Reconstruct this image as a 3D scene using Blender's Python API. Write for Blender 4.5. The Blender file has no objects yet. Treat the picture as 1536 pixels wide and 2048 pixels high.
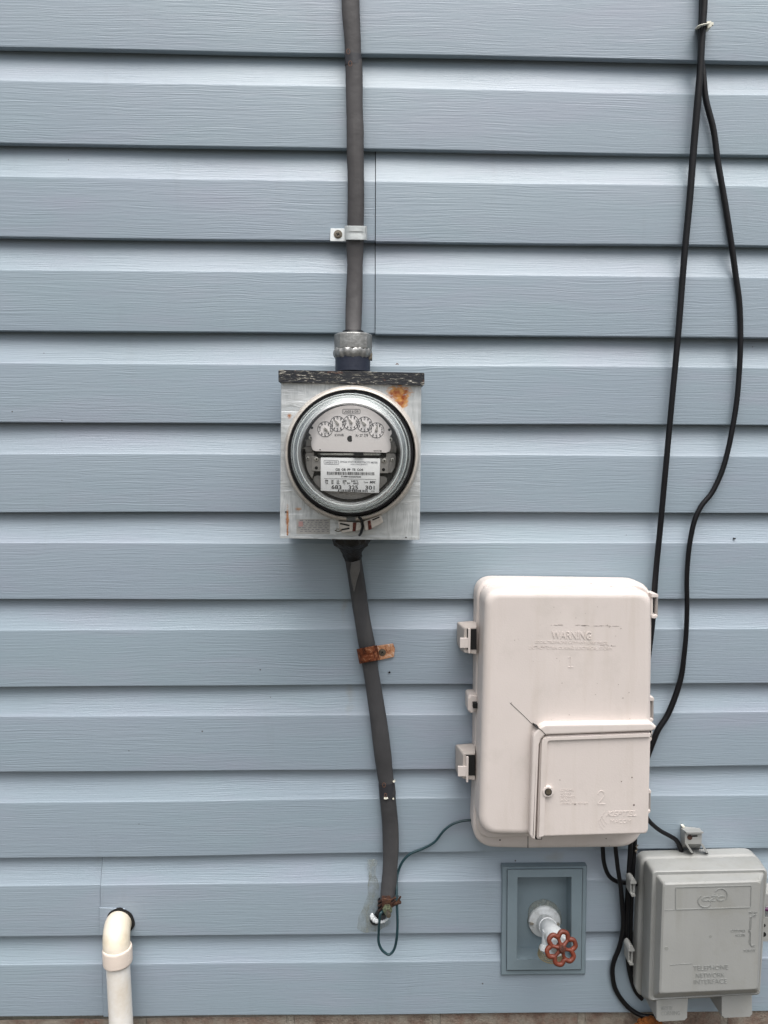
import bpy, bmesh, math, random
import numpy as np
from mathutils import Vector, Matrix
random.seed(4)
S = bpy.context.scene
C = S.collection

# ---------------------------------------------------------------- camera
F, D0, H0 = 1538.0, 0.99514, -0.49744
PIT, YAW, ROL = -0.0738106, 0.0250158, 0.0040065
ZT = 1.7073                                   # height of the topmost butt edge in view
fw = Vector((math.sin(YAW)*math.cos(PIT), math.cos(YAW)*math.cos(PIT), math.sin(PIT)))
r0 = fw.cross(Vector((0, 0, 1))).normalized(); u0 = r0.cross(fw)
rt = r0*math.cos(ROL) + u0*math.sin(ROL); up = -r0*math.sin(ROL) + u0*math.cos(ROL)
CO = Vector((0, -D0, H0 + ZT))
cd = bpy.data.cameras.new('camera'); cam = bpy.data.objects.new('camera', cd); C.objects.link(cam)
cd.sensor_fit = 'VERTICAL'; cd.sensor_height = 24; cd.lens = F/2048*24; cd.clip_start = .01; cd.clip_end = 500
cam.matrix_world = Matrix(((rt.x, up.x, -fw.x, CO.x), (rt.y, up.y, -fw.y, CO.y), (rt.z, up.z, -fw.z, CO.z), (0, 0, 0, 1)))
S.camera = cam
S.render.resolution_x = 768; S.render.resolution_y = 1024

# ---------------------------------------------------------------- sky, sun, exposure
SUN_EL, SUN_AZ = 70, 166                      # azimuth: 180 = straight out of the wall
w = bpy.data.worlds.new('World'); S.world = w; w.use_nodes = True
nt = w.node_tree; bg = nt.nodes['Background']
sky = nt.nodes.new('ShaderNodeTexSky'); sky.sky_type = 'NISHITA'; sky.sun_disc = False
sky.sun_elevation = math.radians(SUN_EL); sky.sun_rotation = math.radians(SUN_AZ)
sky.dust_density = 6; sky.air_density = 1.3
hs = nt.nodes.new('ShaderNodeHueSaturation'); hs.inputs['Saturation'].default_value = .32
nt.links.new(sky.outputs[0], hs.inputs['Color']); nt.links.new(hs.outputs[0], bg.inputs['Color'])
bg.inputs['Strength'].default_value = .12
sl = bpy.data.lights.new('sun', 'SUN'); so = bpy.data.objects.new('sun', sl); C.objects.link(so)
sl.energy = 1.9; sl.angle = math.radians(62); sl.color = (1, .975, .95)
az, el = math.radians(SUN_AZ), math.radians(SUN_EL)
dv = Vector((math.sin(az)*math.cos(el), math.cos(az)*math.cos(el), math.sin(el)))
so.rotation_euler = dv.to_track_quat('Z', 'Y').to_euler()
so.location = dv*20
S.view_settings.view_transform = 'Standard'; S.view_settings.look = 'None'
S.view_settings.exposure = .64; S.view_settings.gamma = 1
S.render.engine = 'CYCLES'

# ---------------------------------------------------------------- helpers
def P(px, py, off=0.0):
    """point of the plane `off` metres in front of the siding, seen at photo pixel px,py"""
    d = fw*F + rt*(px-768) + up*(1024-py)
    t = (-off - CO.y)/d.y
    return CO + d*t
def ppm(off): return F/(D0-off)              # pixels per metre at that plane

def lin(r, g, b):
    f = lambda c: (c/255/12.92) if c/255 <= .04045 else ((c/255+.055)/1.055)**2.4
    return (f(r), f(g), f(b), 1)

def obj(name, bm, m, parent=None, smooth=40, label=None):
    me = bpy.data.meshes.new(name)
    bmesh.ops.recalc_face_normals(bm, faces=bm.faces)
    bm.to_mesh(me); bm.free()
    for mm in (m if isinstance(m, (list, tuple)) else [m]): me.materials.append(mm)
    return objme(name, me, parent, smooth, label)
def objme(name, me, parent=None, smooth=40, label=None):
    if smooth:
        for p in me.polygons: p.use_smooth = True
        me.set_sharp_from_angle(angle=math.radians(smooth))
    o = bpy.data.objects.new(name, me); C.objects.link(o)
    if smooth:
        wn = o.modifiers.new('weighted', 'WEIGHTED_NORMAL'); wn.keep_sharp = True; wn.weight = 80
    if len(me.vertices):
        vs = np.empty(len(me.vertices)*3); me.vertices.foreach_get('co', vs); vs = vs.reshape(-1, 3)
        c = Vector((vs.min(0)+vs.max(0))/2)
    else: c = Vector()
    me.transform(Matrix.Translation(-c))
    o['_w'] = tuple(c)
    o.location = c
    if parent is not None:
        o.parent = parent; o.location = c - Vector(parent['_w'])
    if label: o['label'] = label
    return o
def thing(name, label, cat, loc, group=None):
    o = bpy.data.objects.new(name, None); C.objects.link(o)
    o.location = loc; o['_w'] = tuple(loc); o.empty_display_size = .02
    o['label'] = label; o['category'] = cat
    if group: o['group'] = group
    return o
def tag(o, label, cat, group=None):
    o['label'] = label; o['category'] = cat
    if group: o['group'] = group
    return o

def rounded(pts, rad, n=5):
    """round the corners of a pixel polygon; rad a number or a list"""
    out = []; N = len(pts)
    for i in range(N):
        p = Vector(pts[i]).to_2d(); a = Vector(pts[i-1]).to_2d(); b = Vector(pts[(i+1) % N]).to_2d()
        r = rad[i] if isinstance(rad, (list, tuple)) else rad
        if r <= 0: out.append((p.x, p.y)); continue
        va = (a-p); vb = (b-p); la, lb = va.length, vb.length
        t = min(r, la*.49, lb*.49); va.normalize(); vb.normalize()
        for k in range(n+1):
            s = k/n
            q = (p+va*t)*(1-s)**2 + p*2*s*(1-s) + (p+vb*t)*s*s
            out.append((q.x, q.y))
    return out

def slab(bm, pts, off0, off1, bev=0, seg=3, back=True, mi=0):
    """prism with the pixel outline pts (measured at off1), from off0 out to off1, front edge rounded"""
    front = [P(x, y, off1) for x, y in pts]
    vf = [bm.verts.new(v) for v in front]
    vb = [bm.verts.new((v.x, -off0, v.z)) for v in front]
    ff = bm.faces.new(vf); faces = [ff]
    n = len(vf)
    for i in range(n):
        faces.append(bm.faces.new((vf[i], vf[(i+1) % n], vb[(i+1) % n], vb[i])))
    if back: faces.append(bm.faces.new(vb[::-1]))
    for f in faces: f.material_index = mi
    if bev:
        es = [e for e in ff.edges]
        bmesh.ops.bevel(bm, geom=es, offset=bev, segments=seg, profile=.5, affect='EDGES', clamp_overlap=True)
    return bm
def inset_poly(poly, d):
    out = []; n = len(poly); P2 = [Vector(p) for p in poly]
    area = sum(P2[i-1].x*P2[i].y-P2[i].x*P2[i-1].y for i in range(n)); sg = 1 if area > 0 else -1
    for i in range(n):
        a, p, b = P2[i-1], P2[i], P2[(i+1) % n]
        e1 = (p-a).normalized(); e2 = (b-p).normalized()
        n1 = Vector((-e1.y, e1.x))*sg; n2 = Vector((-e2.y, e2.x))*sg
        m = (n1+n2); m = m/max(.25, m.length_squared)*2
        out.append(tuple(p+m*d))
    return out
def soft_slab(bm, poly, rad, off0, off1, bev, seg=6, n=7):
    rings = []
    def ring(ins, off):
        px = ins*ppm(off1)
        rr = [max(r-px*.8, 3) if r > 0 else 0 for r in (rad if isinstance(rad, (list, tuple)) else [rad]*len(poly))]
        return [Vector((v.x, -off, v.z)) for v in [P(x, y, off1) for x, y in rounded(inset_poly(poly, px), rr, n)]]
    rings.append(ring(0, off0))
    for k in range(seg+1):
        a = math.pi/2*k/seg
        rings.append(ring(bev*(1-math.cos(a)), off1-bev+bev*math.sin(a)))
    rings.append(ring(bev+.0008, off1))
    return loft(bm, rings)
def loft(bm, rings, cap0=True, cap1=True, closed=True, mi=0):
    vs = [[bm.verts.new(p) for p in r] for r in rings]
    n = len(rings[0])
    for a, b in zip(vs, vs[1:]):
        for i in range(n if closed else n-1):
            f = bm.faces.new((a[i], a[(i+1) % n], b[(i+1) % n], b[i])); f.material_index = mi
    if cap0: bm.faces.new(vs[0][::-1]).material_index = mi
    if cap1: bm.faces.new(vs[-1]).material_index = mi
    return bm
def ploft(bm, rings, **k):
    """rings: list of (pixel outline, off)"""
    return loft(bm, [[P(x, y, o) for x, y in r] for r, o in rings], **k)

def crom(pts, n=6):
    pts = [np.array(p, float) for p in pts]; out = []
    for i in range(len(pts)-1):
        p0 = pts[max(i-1, 0)]; p1 = pts[i]; p2 = pts[i+1]; p3 = pts[min(i+2, len(pts)-1)]
        for k in range(n):
            t = k/n
            out.append(.5*((2*p1)+(-p0+p2)*t+(2*p0-5*p1+4*p2-p3)*t*t+(-p0+3*p1-3*p2+p3)*t**3))
    out.append(pts[-1]); return out
def tube(bm, pts, rad, seg=14, asp=1.0, closed=False, cap=True, mi=0, nrm=(0, -1, 0)):
    """sweep along 3D points; rad number or list; asp scales the thickness off the wall"""
    pts = [Vector(p) for p in pts]; n = len(pts); rings = []
    N0 = Vector(nrm)
    prev = None
    for i, p in enumerate(pts):
        if closed: T = pts[(i+1) % n]-pts[i-1]
        else: T = pts[min(i+1, n-1)]-pts[max(i-1, 0)]
        T.normalize()
        N = (N0 if prev is None else prev); N = N - T*N.dot(T)
        if N.length < 1e-4: N = Vector((1, 0, 0)) - T*T.x
        N.normalize(); prev = N; B = T.cross(N)
        r = rad[i] if hasattr(rad, '__len__') else rad
        a = asp[i] if hasattr(asp, '__len__') else asp
        rings.append([p + B*(r*math.cos(2*math.pi*k/seg)) + N*(r*a*math.sin(2*math.pi*k/seg)) for k in range(seg)])
    if closed: rings.append(rings[0])
    vs = [[bm.verts.new(q) for q in r] for r in (rings[:-1] if closed else rings)]
    if closed: vs.append(vs[0])
    for a, b in zip(vs, vs[1:]):
        for i in range(seg):
            bm.faces.new((a[i], a[(i+1) % seg], b[(i+1) % seg], b[i])).material_index = mi
    if cap and not closed:
        bm.faces.new(vs[0][::-1]).material_index = mi; bm.faces.new(vs[-1]).material_index = mi
    return bm
CABLE_SETS = {'black_cable': 'black cables along the wall', 'service_cable': 'grey service cables'}
def cable(name, pts, m, label, n=6, seg=14, asp=1.0, parent=None, cat='cable', group=None, wob=0):
    """pts: (px, py, off, width px)"""
    if parent is None and group is None: group = CABLE_SETS.get(name)
    q = crom(pts, n)
    p3 = [P(a[0], a[1], a[2]) for a in q]
    rr = [a[3]/2/ppm(a[2])*(1+wob*random.uniform(-1, 1)) for a in q]
    o = obj(name, tube(bmesh.new(), p3, rr, seg, asp), m, parent)
    if parent is None: tag(o, label, cat, group)
    return o
def lathe(bm, c, prof, seg=64, axis=Vector((0, -1, 0)), cap0=False, cap1=False, mi=0, ang=(0, 360)):
    """revolve profile (radius, distance along axis) about axis through c"""
    axis = axis.normalized(); t = Vector((0, 0, 1)) if abs(axis.z) < .9 else Vector((1, 0, 0))
    A = axis.cross(t).normalized(); B = A.cross(axis)
    full = ang[1]-ang[0] >= 360; m_ = seg if full else seg+1
    rings = []
    for r, h in prof:
        rings.append([c + axis*h + (A*math.cos(x)+B*math.sin(x))*r for x in
                      [math.radians(ang[0]+(ang[1]-ang[0])*k/seg) for k in range(m_)]])
    return loft(bm, rings, cap0, cap1, closed=full, mi=mi)
def box(bm, x0, y0, x1, y1, off0, off1, bev=0, mi=0, seg=2):
    return slab(bm, [(x0, y0), (x1, y0), (x1, y1), (x0, y1)], off0, off1, bev, seg, mi=mi)
def disc(bm, px, py, rpx, off0, off1, bev=0, n=24, mi=0, sq=1.0):
    return slab(bm, [(px+rpx*math.cos(2*math.pi*k/n), py+rpx*sq*math.sin(2*math.pi*k/n)) for k in range(n)], off0, off1, bev, 2, mi=mi)
def stroke(bm, pts, wpx, off0, off1, closed=False):
    """flat ribbon following pixel points"""
    n = len(pts); P2 = [Vector(p) for p in pts]
    L, R = [], []
    for i in range(n):
        a = P2[i-1] if (i or closed) else P2[0]; b = P2[(i+1) % n] if (i < n-1 or closed) else P2[-1]
        t = (b-a).normalized(); nn = Vector((-t.y, t.x))*wpx/2
        L.append(P2[i]+nn); R.append(P2[i]-nn)
    vl = [bm.verts.new(P(p.x, p.y, off1)) for p in L]; vr = [bm.verts.new(P(p.x, p.y, off1)) for p in R]
    wl = [bm.verts.new((v.co.x, -off0, v.co.z)) for v in vl]; wr = [bm.verts.new((v.co.x, -off0, v.co.z)) for v in vr]
    for i in range(n if closed else n-1):
        j = (i+1) % n
        bm.faces.new((vl[i], vl[j], vr[j], vr[i])); bm.faces.new((vl[i], wl[i], wl[j], vl[j])); bm.faces.new((vr[i], vr[j], wr[j], wr[i]))
    return bm
def text_into(bm, s, quad, off, ext=.0003, bold=0, shear=0):
    """text fitted to a pixel quad TL,TR,BR,BL lying on plane off"""
    cu = bpy.data.curves.new('t', 'FONT'); cu.body = s; cu.extrude = 1.0; cu.resolution_u = 3; cu.offset = bold; cu.shear = shear
    to = bpy.data.objects.new('t', cu); C.objects.link(to)
    bpy.context.view_layer.update()
    me = bpy.data.meshes.new_from_object(to.evaluated_get(bpy.context.evaluated_depsgraph_get()))
    vs = [v.co.copy() for v in me.vertices]
    x0 = min(v.x for v in vs); x1 = max(v.x for v in vs); y0 = min(v.y for v in vs); y1 = max(v.y for v in vs)
    q = [P(a, b, off) for a, b in quad]
    for v in me.vertices:
        u_ = (v.co.x-x0)/(x1-x0); w_ = (y1-v.co.y)/(y1-y0); e = ext if v.co.z > 0 else -.0002
        p = (q[0]*(1-u_)+q[1]*u_)*(1-w_) + (q[3]*(1-u_)+q[2]*u_)*w_
        p.y -= e; v.co = p
    bm.from_mesh(me)
    bpy.data.objects.remove(to); bpy.data.curves.remove(cu); bpy.data.meshes.remove(me)
    return bm
def rq(x0, y0, x1, y1, tilt=0):
    """pixel quad, tilt = rise in px from left to right"""
    return [(x0, y0+tilt/2), (x1, y0-tilt/2), (x1, y1-tilt/2), (x0, y1+tilt/2)]

# ---------------------------------------------------------------- materials
def N(nt, kind, **kw):
    n = nt.nodes.new('ShaderNode'+kind)
    for k, v in kw.items():
        if hasattr(n, k): setattr(n, k, v)
        else: n.inputs[k.replace('_', ' ')].default_value = v
    return n
def base_mat(name):
    m = bpy.data.materials.new(name); m.use_nodes = True
    t = m.node_tree; return m, t, t.nodes['Principled BSDF'], t.links
def pos(t, sc=(1, 1, 1), loc=(0, 0, 0)):
    g = N(t, 'NewGeometry'); mp = N(t, 'Mapping'); mp.inputs['Scale'].default_value = sc; mp.inputs['Location'].default_value = loc
    t.links.new(g.outputs['Position'], mp.inputs['Vector']); return mp.outputs[0]
def noise(t, vec, scale, detail=4, rough=.55, dist=0):
    n = N(t, 'TexNoise'); n.inputs['Scale'].default_value = scale; n.inputs['Detail'].default_value = detail
    n.inputs['Roughness'].default_value = rough; n.inputs['Distortion'].default_value = dist
    t.links.new(vec, n.inputs['Vector']); return n.outputs['Fac']
def ramp(t, fac, stops):
    r = N(t, 'ValToRGB'); e = r.color_ramp.elements
    e[0].position, e[0].color = stops[0]; e[1].position, e[1].color = stops[-1]
    for p, c in stops[1:-1]:
        q = e.new(p); q.color = c
    t.links.new(fac, r.inputs[0]); return r.outputs[0]
def g(v): return (v, v, v, 1)
def mix(t, fac, a, b, mode='MIX'):
    m = N(t, 'Mix'); m.data_type = 'RGBA'; m.blend_type = mode
    for s, v in ((0, fac), (6, a), (7, b)):
        if hasattr(v, 'node'): t.links.new(v, m.inputs[s])
        else: m.inputs[s].default_value = v
    return m.outputs[2]
def bump(t, b, height, dist, strength=1.0, normal=None):
    n = N(t, 'Bump'); n.inputs['Distance'].default_value = dist; n.inputs['Strength'].default_value = strength
    t.links.new(height, n.inputs['Height'])
    if normal: t.links.new(normal, n.inputs['Normal'])
    if b: t.links.new(n.outputs[0], b.inputs['Normal'])
    return n.outputs[0]
def simple(name, col, rough=.5, metal=0, var=.12, vs=30, bs=200, bd=.0003, specks=0, spec=.5, dirt=None, ds=12, sp_scale=90, streak=None):
    m, t, b, l = base_mat(name)
    v = pos(t)
    f = noise(t, v, vs)
    c = mix(t, ramp(t, f, [(.3, g(0)), (.7, g(1))]), tuple([x*(1-var) for x in col[:3]]+[1]), tuple([min(1, x*(1+var)) for x in col[:3]]+[1]))
    if dirt:
        f2 = noise(t, v, ds, 6, .65)
        c = mix(t, ramp(t, f2, [(.52, g(0)), (.72, g(.8))]), c, dirt)
    if streak:
        f4 = noise(t, pos(t, (60, 60, 5)), 1.0, 5, .65)
        c = mix(t, ramp(t, f4, [(.52, g(0)), (.74, g(.5))]), c, streak)
    if specks:
        vo = N(t, 'TexVoronoi'); vo.inputs['Scale'].default_value = sp_scale; l.new(v, vo.inputs['Vector'])
        f3 = noise(t, v, 9, 3)
        th = N(t, 'Math', operation='LESS_THAN'); l.new(vo.outputs['Distance'], th.inputs[0]); th.inputs[1].default_value = .09
        gt = N(t, 'Math', operation='GREATER_THAN'); l.new(f3, gt.inputs[0]); gt.inputs[1].default_value = .60-specks*.2
        ml = N(t, 'Math', operation='MULTIPLY'); l.new(th.outputs[0], ml.inputs[0]); l.new(gt.outputs[0], ml.inputs[1])
        c = mix(t, ml.outputs[0], c, (.08, .07, .06, 1))
    l.new(c, b.inputs['Base Color'])
    b.inputs['Roughness'].default_value = rough; b.inputs['Metallic'].default_value = metal
    b.inputs['Specular IOR Level'].default_value = spec
    if bd: bump(t, b, noise(t, v, bs, 3), bd)
    return m

# vinyl siding: embossed wood grain, faint chalking
def siding_mat():
    m, t, b, l = base_mat('vinyl_siding')
    v = pos(t)
    wob = noise(t, pos(t, (5, 5, 9)), 1.0, 3)
    sx = N(t, 'SeparateXYZ'); l.new(v, sx.inputs[0])
    ma = N(t, 'Math', operation='MULTIPLY_ADD'); l.new(wob, ma.inputs[0]); ma.inputs[1].default_value = .016; l.new(sx.outputs['Z'], ma.inputs[2])
    cx = N(t, 'CombineXYZ'); l.new(sx.outputs['X'], cx.inputs[0]); l.new(ma.outputs[0], cx.inputs[2])
    mp = N(t, 'Mapping'); mp.inputs['Scale'].default_value = (19, 1, 480); l.new(cx.outputs[0], mp.inputs[0])
    gr = noise(t, mp.outputs[0], 1.0, 4, .6, .4)
    mp2 = N(t, 'Mapping'); mp2.inputs['Scale'].default_value = (8, 1, 760); l.new(cx.outputs[0], mp2.inputs[0])
    gr2 = noise(t, mp2.outputs[0], 1.0, 2, .5, .2)
    # embossing is shallow near the fold and on the curved top band
    amp = noise(t, pos(t, (2.5, 1, 9)), 1.0, 2)
    am = ramp(t, amp, [(.3, g(.45)), (.65, g(1))])
    s = N(t, 'Math', operation='ADD'); l.new(gr, s.inputs[0]); l.new(gr2, s.inputs[1])
    mu = N(t, 'Math', operation='MULTIPLY'); l.new(s.outputs[0], mu.inputs[0]); l.new(am, mu.inputs[1])
    bump(t, b, mu.outputs[0], .0008, .55)
    f = noise(t, pos(t, (1.6, 1, 5)), 1.6, 4)
    c = mix(t, ramp(t, f, [(.33, g(0)), (.67, g(1))]), lin(141, 154, 167), lin(139, 156, 166))
    f2 = noise(t, pos(t, (3, 1, 12), (4, 0, 2)), 1.5, 4)
    c = mix(t, ramp(t, f2, [(.5, g(0)), (.75, g(.5))]), c, lin(150, 152, 169))
    # sun-faded patches, and faint rust-tinged runs below the meter and the strap
    fd = noise(t, pos(t, (.9, 1, 2.4), (3, 0, 1)), 2.2, 5, .6)
    c = mix(t, ramp(t, fd, [(.42, g(0)), (.7, g(.35))]), c, lin(150, 161, 171))
    for qx, qy, rx, rz in ((688, 1215, .013, .055), (700, 1400, .02, .05), (795, 728, .006, .006), (1110, 1720, .05, .02)):
        q = P(qx, qy, 0)
        ln = N(t, 'VectorMath', operation='LENGTH'); l.new(pos(t, (1/rx, 0, 1/rz), (-q.x/rx, 0, -q.z/rz)), ln.inputs[0])
        nn = N(t, 'Math', operation='MULTIPLY_ADD'); l.new(noise(t, v, 60, 4), nn.inputs[0]); nn.inputs[1].default_value = 1.2; l.new(ln.outputs['Value'], nn.inputs[2])
        c = mix(t, ramp(t, nn.outputs[0], [(.6, g(.4)), (1.5, g(0))]), c, lin(134, 134, 122))
    # drips and dirt
    vo = N(t, 'TexVoronoi'); vo.inputs['Scale'].default_value = 26; l.new(v, vo.inputs['Vector'])
    th = N(t, 'Math', operation='LESS_THAN'); l.new(vo.outputs['Distance'], th.inputs[0]); th.inputs[1].default_value = .028
    gt = N(t, 'Math', operation='GREATER_THAN'); l.new(noise(t, v, 5, 2), gt.inputs[0]); gt.inputs[1].default_value = .5
    ml = N(t, 'Math', operation='MULTIPLY'); l.new(th.outputs[0], ml.inputs[0]); l.new(gt.outputs[0], ml.inputs[1])
    c = mix(t, ml.outputs[0], c, (.07, .065, .06, 1))
    dr = noise(t, pos(t, (14, 1, 2.2)), 2.5, 5, .6)
    c = mix(t, ramp(t, dr, [(.60, g(0)), (.85, g(.16))]), c, lin(108, 112, 108))
    l.new(c, b.inputs['Base Color'])
    b.inputs['Roughness'].default_value = .46; b.inputs['Specular IOR Level'].default_value = .8
    return m
M_SID = siding_mat()
M_TRIM = simple('painted_vinyl_trim', lin(116, 131, 139), .5, var=.05, bs=60, bd=.0002)
M_BEIGE = simple('beige_plastic', lin(208, 199, 194), .5, streak=lin(194, 184, 175), var=.03, vs=14, bs=500, bd=.00012, specks=.25, dirt=lin(198, 190, 184), ds=22, sp_scale=60)
M_BEIGE2 = simple('beige_plastic_dull', lin(176, 168, 162), .6, var=.06, vs=20, bs=300, bd=.0002)
M_GREY = simple('grey_plastic', lin(150, 151, 149), .5, streak=lin(138, 138, 132), var=.05, vs=14, bs=500, bd=.00012, dirt=lin(140, 140, 134), ds=16)
M_BLACK = simple('black_rubber', (.004, .004, .0055, 1), .42, streak=(.014, .013, .013, 1), spec=.3, var=.3, bs=150, bd=.0002)
M_DARK = simple('dark_gap', (.006, .006, .006, 1), .9, var=.1, bd=0)
M_SHEATH = simple('cable_sheath', lin(64, 62, 63), .6, var=.2, vs=22, streak=lin(88, 85, 84), bs=60, bd=.0008)
M_SHEATH2 = simple('cable_sheath_dark', lin(60, 60, 62), .6, var=.22, vs=18, streak=lin(84, 82, 80), bs=60, bd=.0008)
M_TAPE = simple('cable_tape', lin(44, 45, 50), .5, var=.1, bs=300, bd=.0002)
M_ALU = simple('cast_aluminium', lin(158, 158, 156), .42, .75, var=.3, vs=60, bs=120, bd=.001, dirt=(.08, .08, .08, 1), ds=60)
M_ZINC = simple('zinc_strap', lin(232, 236, 236), .45, .1, var=.06, vs=60, bs=150, bd=.0004)
M_SCREW = simple('screw_metal', lin(120, 112, 100), .4, .8, var=.3, vs=200, bs=400, bd=.0003)
M_STAPLE = simple('staple_rust', lin(104, 72, 56), .7, bd=0)
M_STEEL = simple('bright_steel', lin(200, 196, 188), .3, .9, var=.15, vs=200, bs=400, bd=.0002)
M_RUST = None
def rust_mat(name, a, b_, c_, sc=70, metal=.25):
    m, t, b, l = base_mat(name); v = pos(t)
    f = noise(t, v, sc, 8, .75, 1.0)
    l.new(ramp(t, f, [(.38, a), (.48, b_), (.54, b_), (.63, c_)]), b.inputs['Base Color'])
    b.inputs['Roughness'].default_value = .6; b.inputs['Metallic'].default_value = metal
    bump(t, b, f, .0012); return m
M_RUST = rust_mat('rusty_steel', (.035, .012, .008, 1), lin(150, 84, 52), lin(205, 150, 112), 130)
M_RUST2 = rust_mat('rusty_plated_steel', lin(112, 58, 30), lin(190, 138, 102), lin(214, 190, 170), 130)
M_RUSTD = rust_mat('corroded_clamp', (.012, .008, .008, 1), (.06, .025, .015, 1), lin(96, 66, 46), 110)
M_GREENISH = rust_mat('verdigris_bolt', (.03, .035, .025, 1), lin(92, 98, 76), lin(150, 160, 130), 140)
M_RED = simple('red_painted_iron', lin(98, 42, 24), .5, 0, var=.22, vs=60, bs=90, bd=.0006, dirt=(.10, .02, .012, 1), ds=70)
M_WHITEP = simple('white_painted_brass', lin(204, 208, 210), .35, 0, var=.08, vs=40, bs=120, bd=.0008, dirt=lin(140, 140, 136), ds=60)
M_WIRE = simple('green_wire', lin(24, 52, 58), .4, var=.25, vs=50, bs=200, bd=.0002)
M_TIE = simple('nylon_tie', lin(222, 220, 206), .45, var=.04)
M_PVC = simple('white_pvc', lin(234, 231, 226), .35, var=.03, vs=16, bs=100, bd=.0001, dirt=lin(214, 204, 188), ds=18)
M_FOAM = simple('orange_foam', lin(128, 72, 22), .85, var=.5, vs=90, bs=160, bd=.004)
M_TAR = simple('black_sealant', (.006, .005, .005, 1), .5, var=.5, vs=90, bs=110, bd=.004, dirt=lin(44, 34, 24), ds=50)
M_INK = simple('black_ink', (.012, .012, .014, 1), .6, bd=0)
M_INKG = simple('grey_ink', lin(112, 113, 120), .6, bd=0)
M_LABEL = simple('nameplate_paper', lin(236, 236, 236), .5, var=.01, bd=0)
M_FACE = simple('satin_faceplate', lin(214, 208, 206), .38, .25, var=.04, vs=8, bs=800, bd=.00005)
M_PLATE = simple('grey_metal_plate', lin(158, 154, 150), .4, .4, var=.08, vs=60)
M_RINGM = simple('painted_ring', lin(196, 190, 182), .42, .2, var=.12, vs=40, bs=60, bd=.0004, dirt=lin(112, 100, 92), ds=40)
M_MORTAR = None

def pvc_elbow():
    m, t, b, l = base_mat('aged_pvc'); v = pos(t)
    f = noise(t, v, 22, 3)
    c = mix(t, ramp(t, f, [(.35, g(0)), (.65, g(1))]), lin(214, 203, 182), lin(216, 208, 196))
    f2 = noise(t, v, 45, 4)
    c = mix(t, ramp(t, f2, [(.56, g(0)), (.8, g(.5))]), c, lin(168, 152, 116))
    l.new(c, b.inputs['Base Color']); b.inputs['Roughness'].default_value = .38; return m
M_ELBOW = pvc_elbow()

# galvanised enclosure face: brushed hand-painted swirls, rust stains at fixed places
def meterbox_mat():
    m, t, b, l = base_mat('galvanised_box'); v = pos(t)
    sw = N(t, 'TexWave'); sw.wave_type = 'RINGS'; sw.inputs['Scale'].default_value = 38; sw.inputs['Distortion'].default_value = 9
    sw.inputs['Detail'].default_value = 4; sw.inputs['Detail Scale'].default_value = 1.2; l.new(pos(t, (1, 1, 1), (-.05, 0, -1.2)), sw.inputs['Vector'])
    st = noise(t, pos(t, (260, 60, 30)), 1.0, 4, .6, .8)
    st2 = noise(t, pos(t, (40, 60, 240)), 1.0, 4, .6, .8)
    sel = ramp(t, noise(t, v, 16, 2), [(.46, g(0)), (.54, g(1))])
    str_ = mix(t, sel, st, st2)
    c = mix(t, ramp(t, str_, [(.3, g(0)), (.62, g(1))]), lin(184, 189, 191), lin(216, 220, 222))
    c = mix(t, .18, c, sw.outputs[0], 'SOFT_LIGHT')
    big = noise(t, v, 11, 4)
    c = mix(t, ramp(t, big, [(.42, g(0)), (.75, g(.6))]), c, lin(158, 160, 158))
    def stain(px, py, off, rx, rz, th):
        nonlocal c
        q = P(px, py, off)
        s_ = pos(t, (1/rx, 0, 1/rz), (-q.x/rx, 0, -q.z/rz))
        ln = N(t, 'VectorMath', operation='LENGTH'); l.new(s_, ln.inputs[0])
        n1 = noise(t, pos(t, (1, 1, 2)), 160, 5, .7)
        a = N(t, 'Math', operation='MULTIPLY_ADD'); l.new(n1, a.inputs[0]); a.inputs[1].default_value = 2.2; a.inputs[2].default_value = -1.1
        s = N(t, 'Math', operation='ADD'); l.new(ln.outputs['Value'], s.inputs[0]); l.new(a.outputs[0], s.inputs[1])
        f = ramp(t, s.outputs[0], [(.55*th, g(.95)), (1.0, g(0))])
        rc = ramp(t, noise(t, v, 130, 4), [(.38, lin(150, 70, 22)), (.6, lin(206, 150, 82))])
        c = mix(t, f, c, rc)
    stain(797, 786, .096, .017, .0105, 1)
    stain(803, 802, .096, .009, .011, 1)
    stain(578, 832, .096, .003, .004, .1)
    stain(575, 1040, .096, .0022, .018, .4)
    stain(596, 1018, .096, .004, .003, .2)
    l.new(c, b.inputs['Base Color'])
    b.inputs['Roughness'].default_value = .38; b.inputs['Metallic'].default_value = .35
    bump(t, b, str_, .0008)
    return m
M_MBOX = meterbox_mat()
def lid_mat():
    m, t, b, l = base_mat('worn_black_paint'); v = pos(t, (110, 200, 620))
    f = noise(t, v, 1.0, 6, .75, .5)
    c = ramp(t, f, [(.52, (.005, .007, .012, 1)), (.57, lin(66, 64, 58)), (.645, lin(204, 200, 188))])
    f2 = noise(t, pos(t), 60, 3)
    c = mix(t, ramp(t, f2, [(.62, g(0)), (.75, g(.5))]), c, lin(150, 92, 60))
    l.new(c, b.inputs['Base Color']); b.inputs['Roughness'].default_value = .5
    bump(t, b, f, .0006); return m
M_LID = lid_mat()
def smear_mat():
    m, t, b, l = base_mat('clear_caulk'); v = pos(t)
    b.inputs['Base Color'].default_value = lin(150, 156, 150); b.inputs['Roughness'].default_value = .35
    bump(t, b, noise(t, v, 70, 4), .002)
    tr = N(t, 'BsdfTransparent'); mx = N(t, 'MixShader'); out = t.nodes['Material Output']
    f = ramp(t, noise(t, pos(t, (1.6, 1, .6)), 70, 5, .6), [(.36, g(.05)), (.66, g(.62))])
    l.new(f, mx.inputs[0]); l.new(tr.outputs[0], mx.inputs[1]); l.new(b.outputs[0], mx.inputs[2]); l.new(mx.outputs[0], out.inputs['Surface'])
    return m
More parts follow.
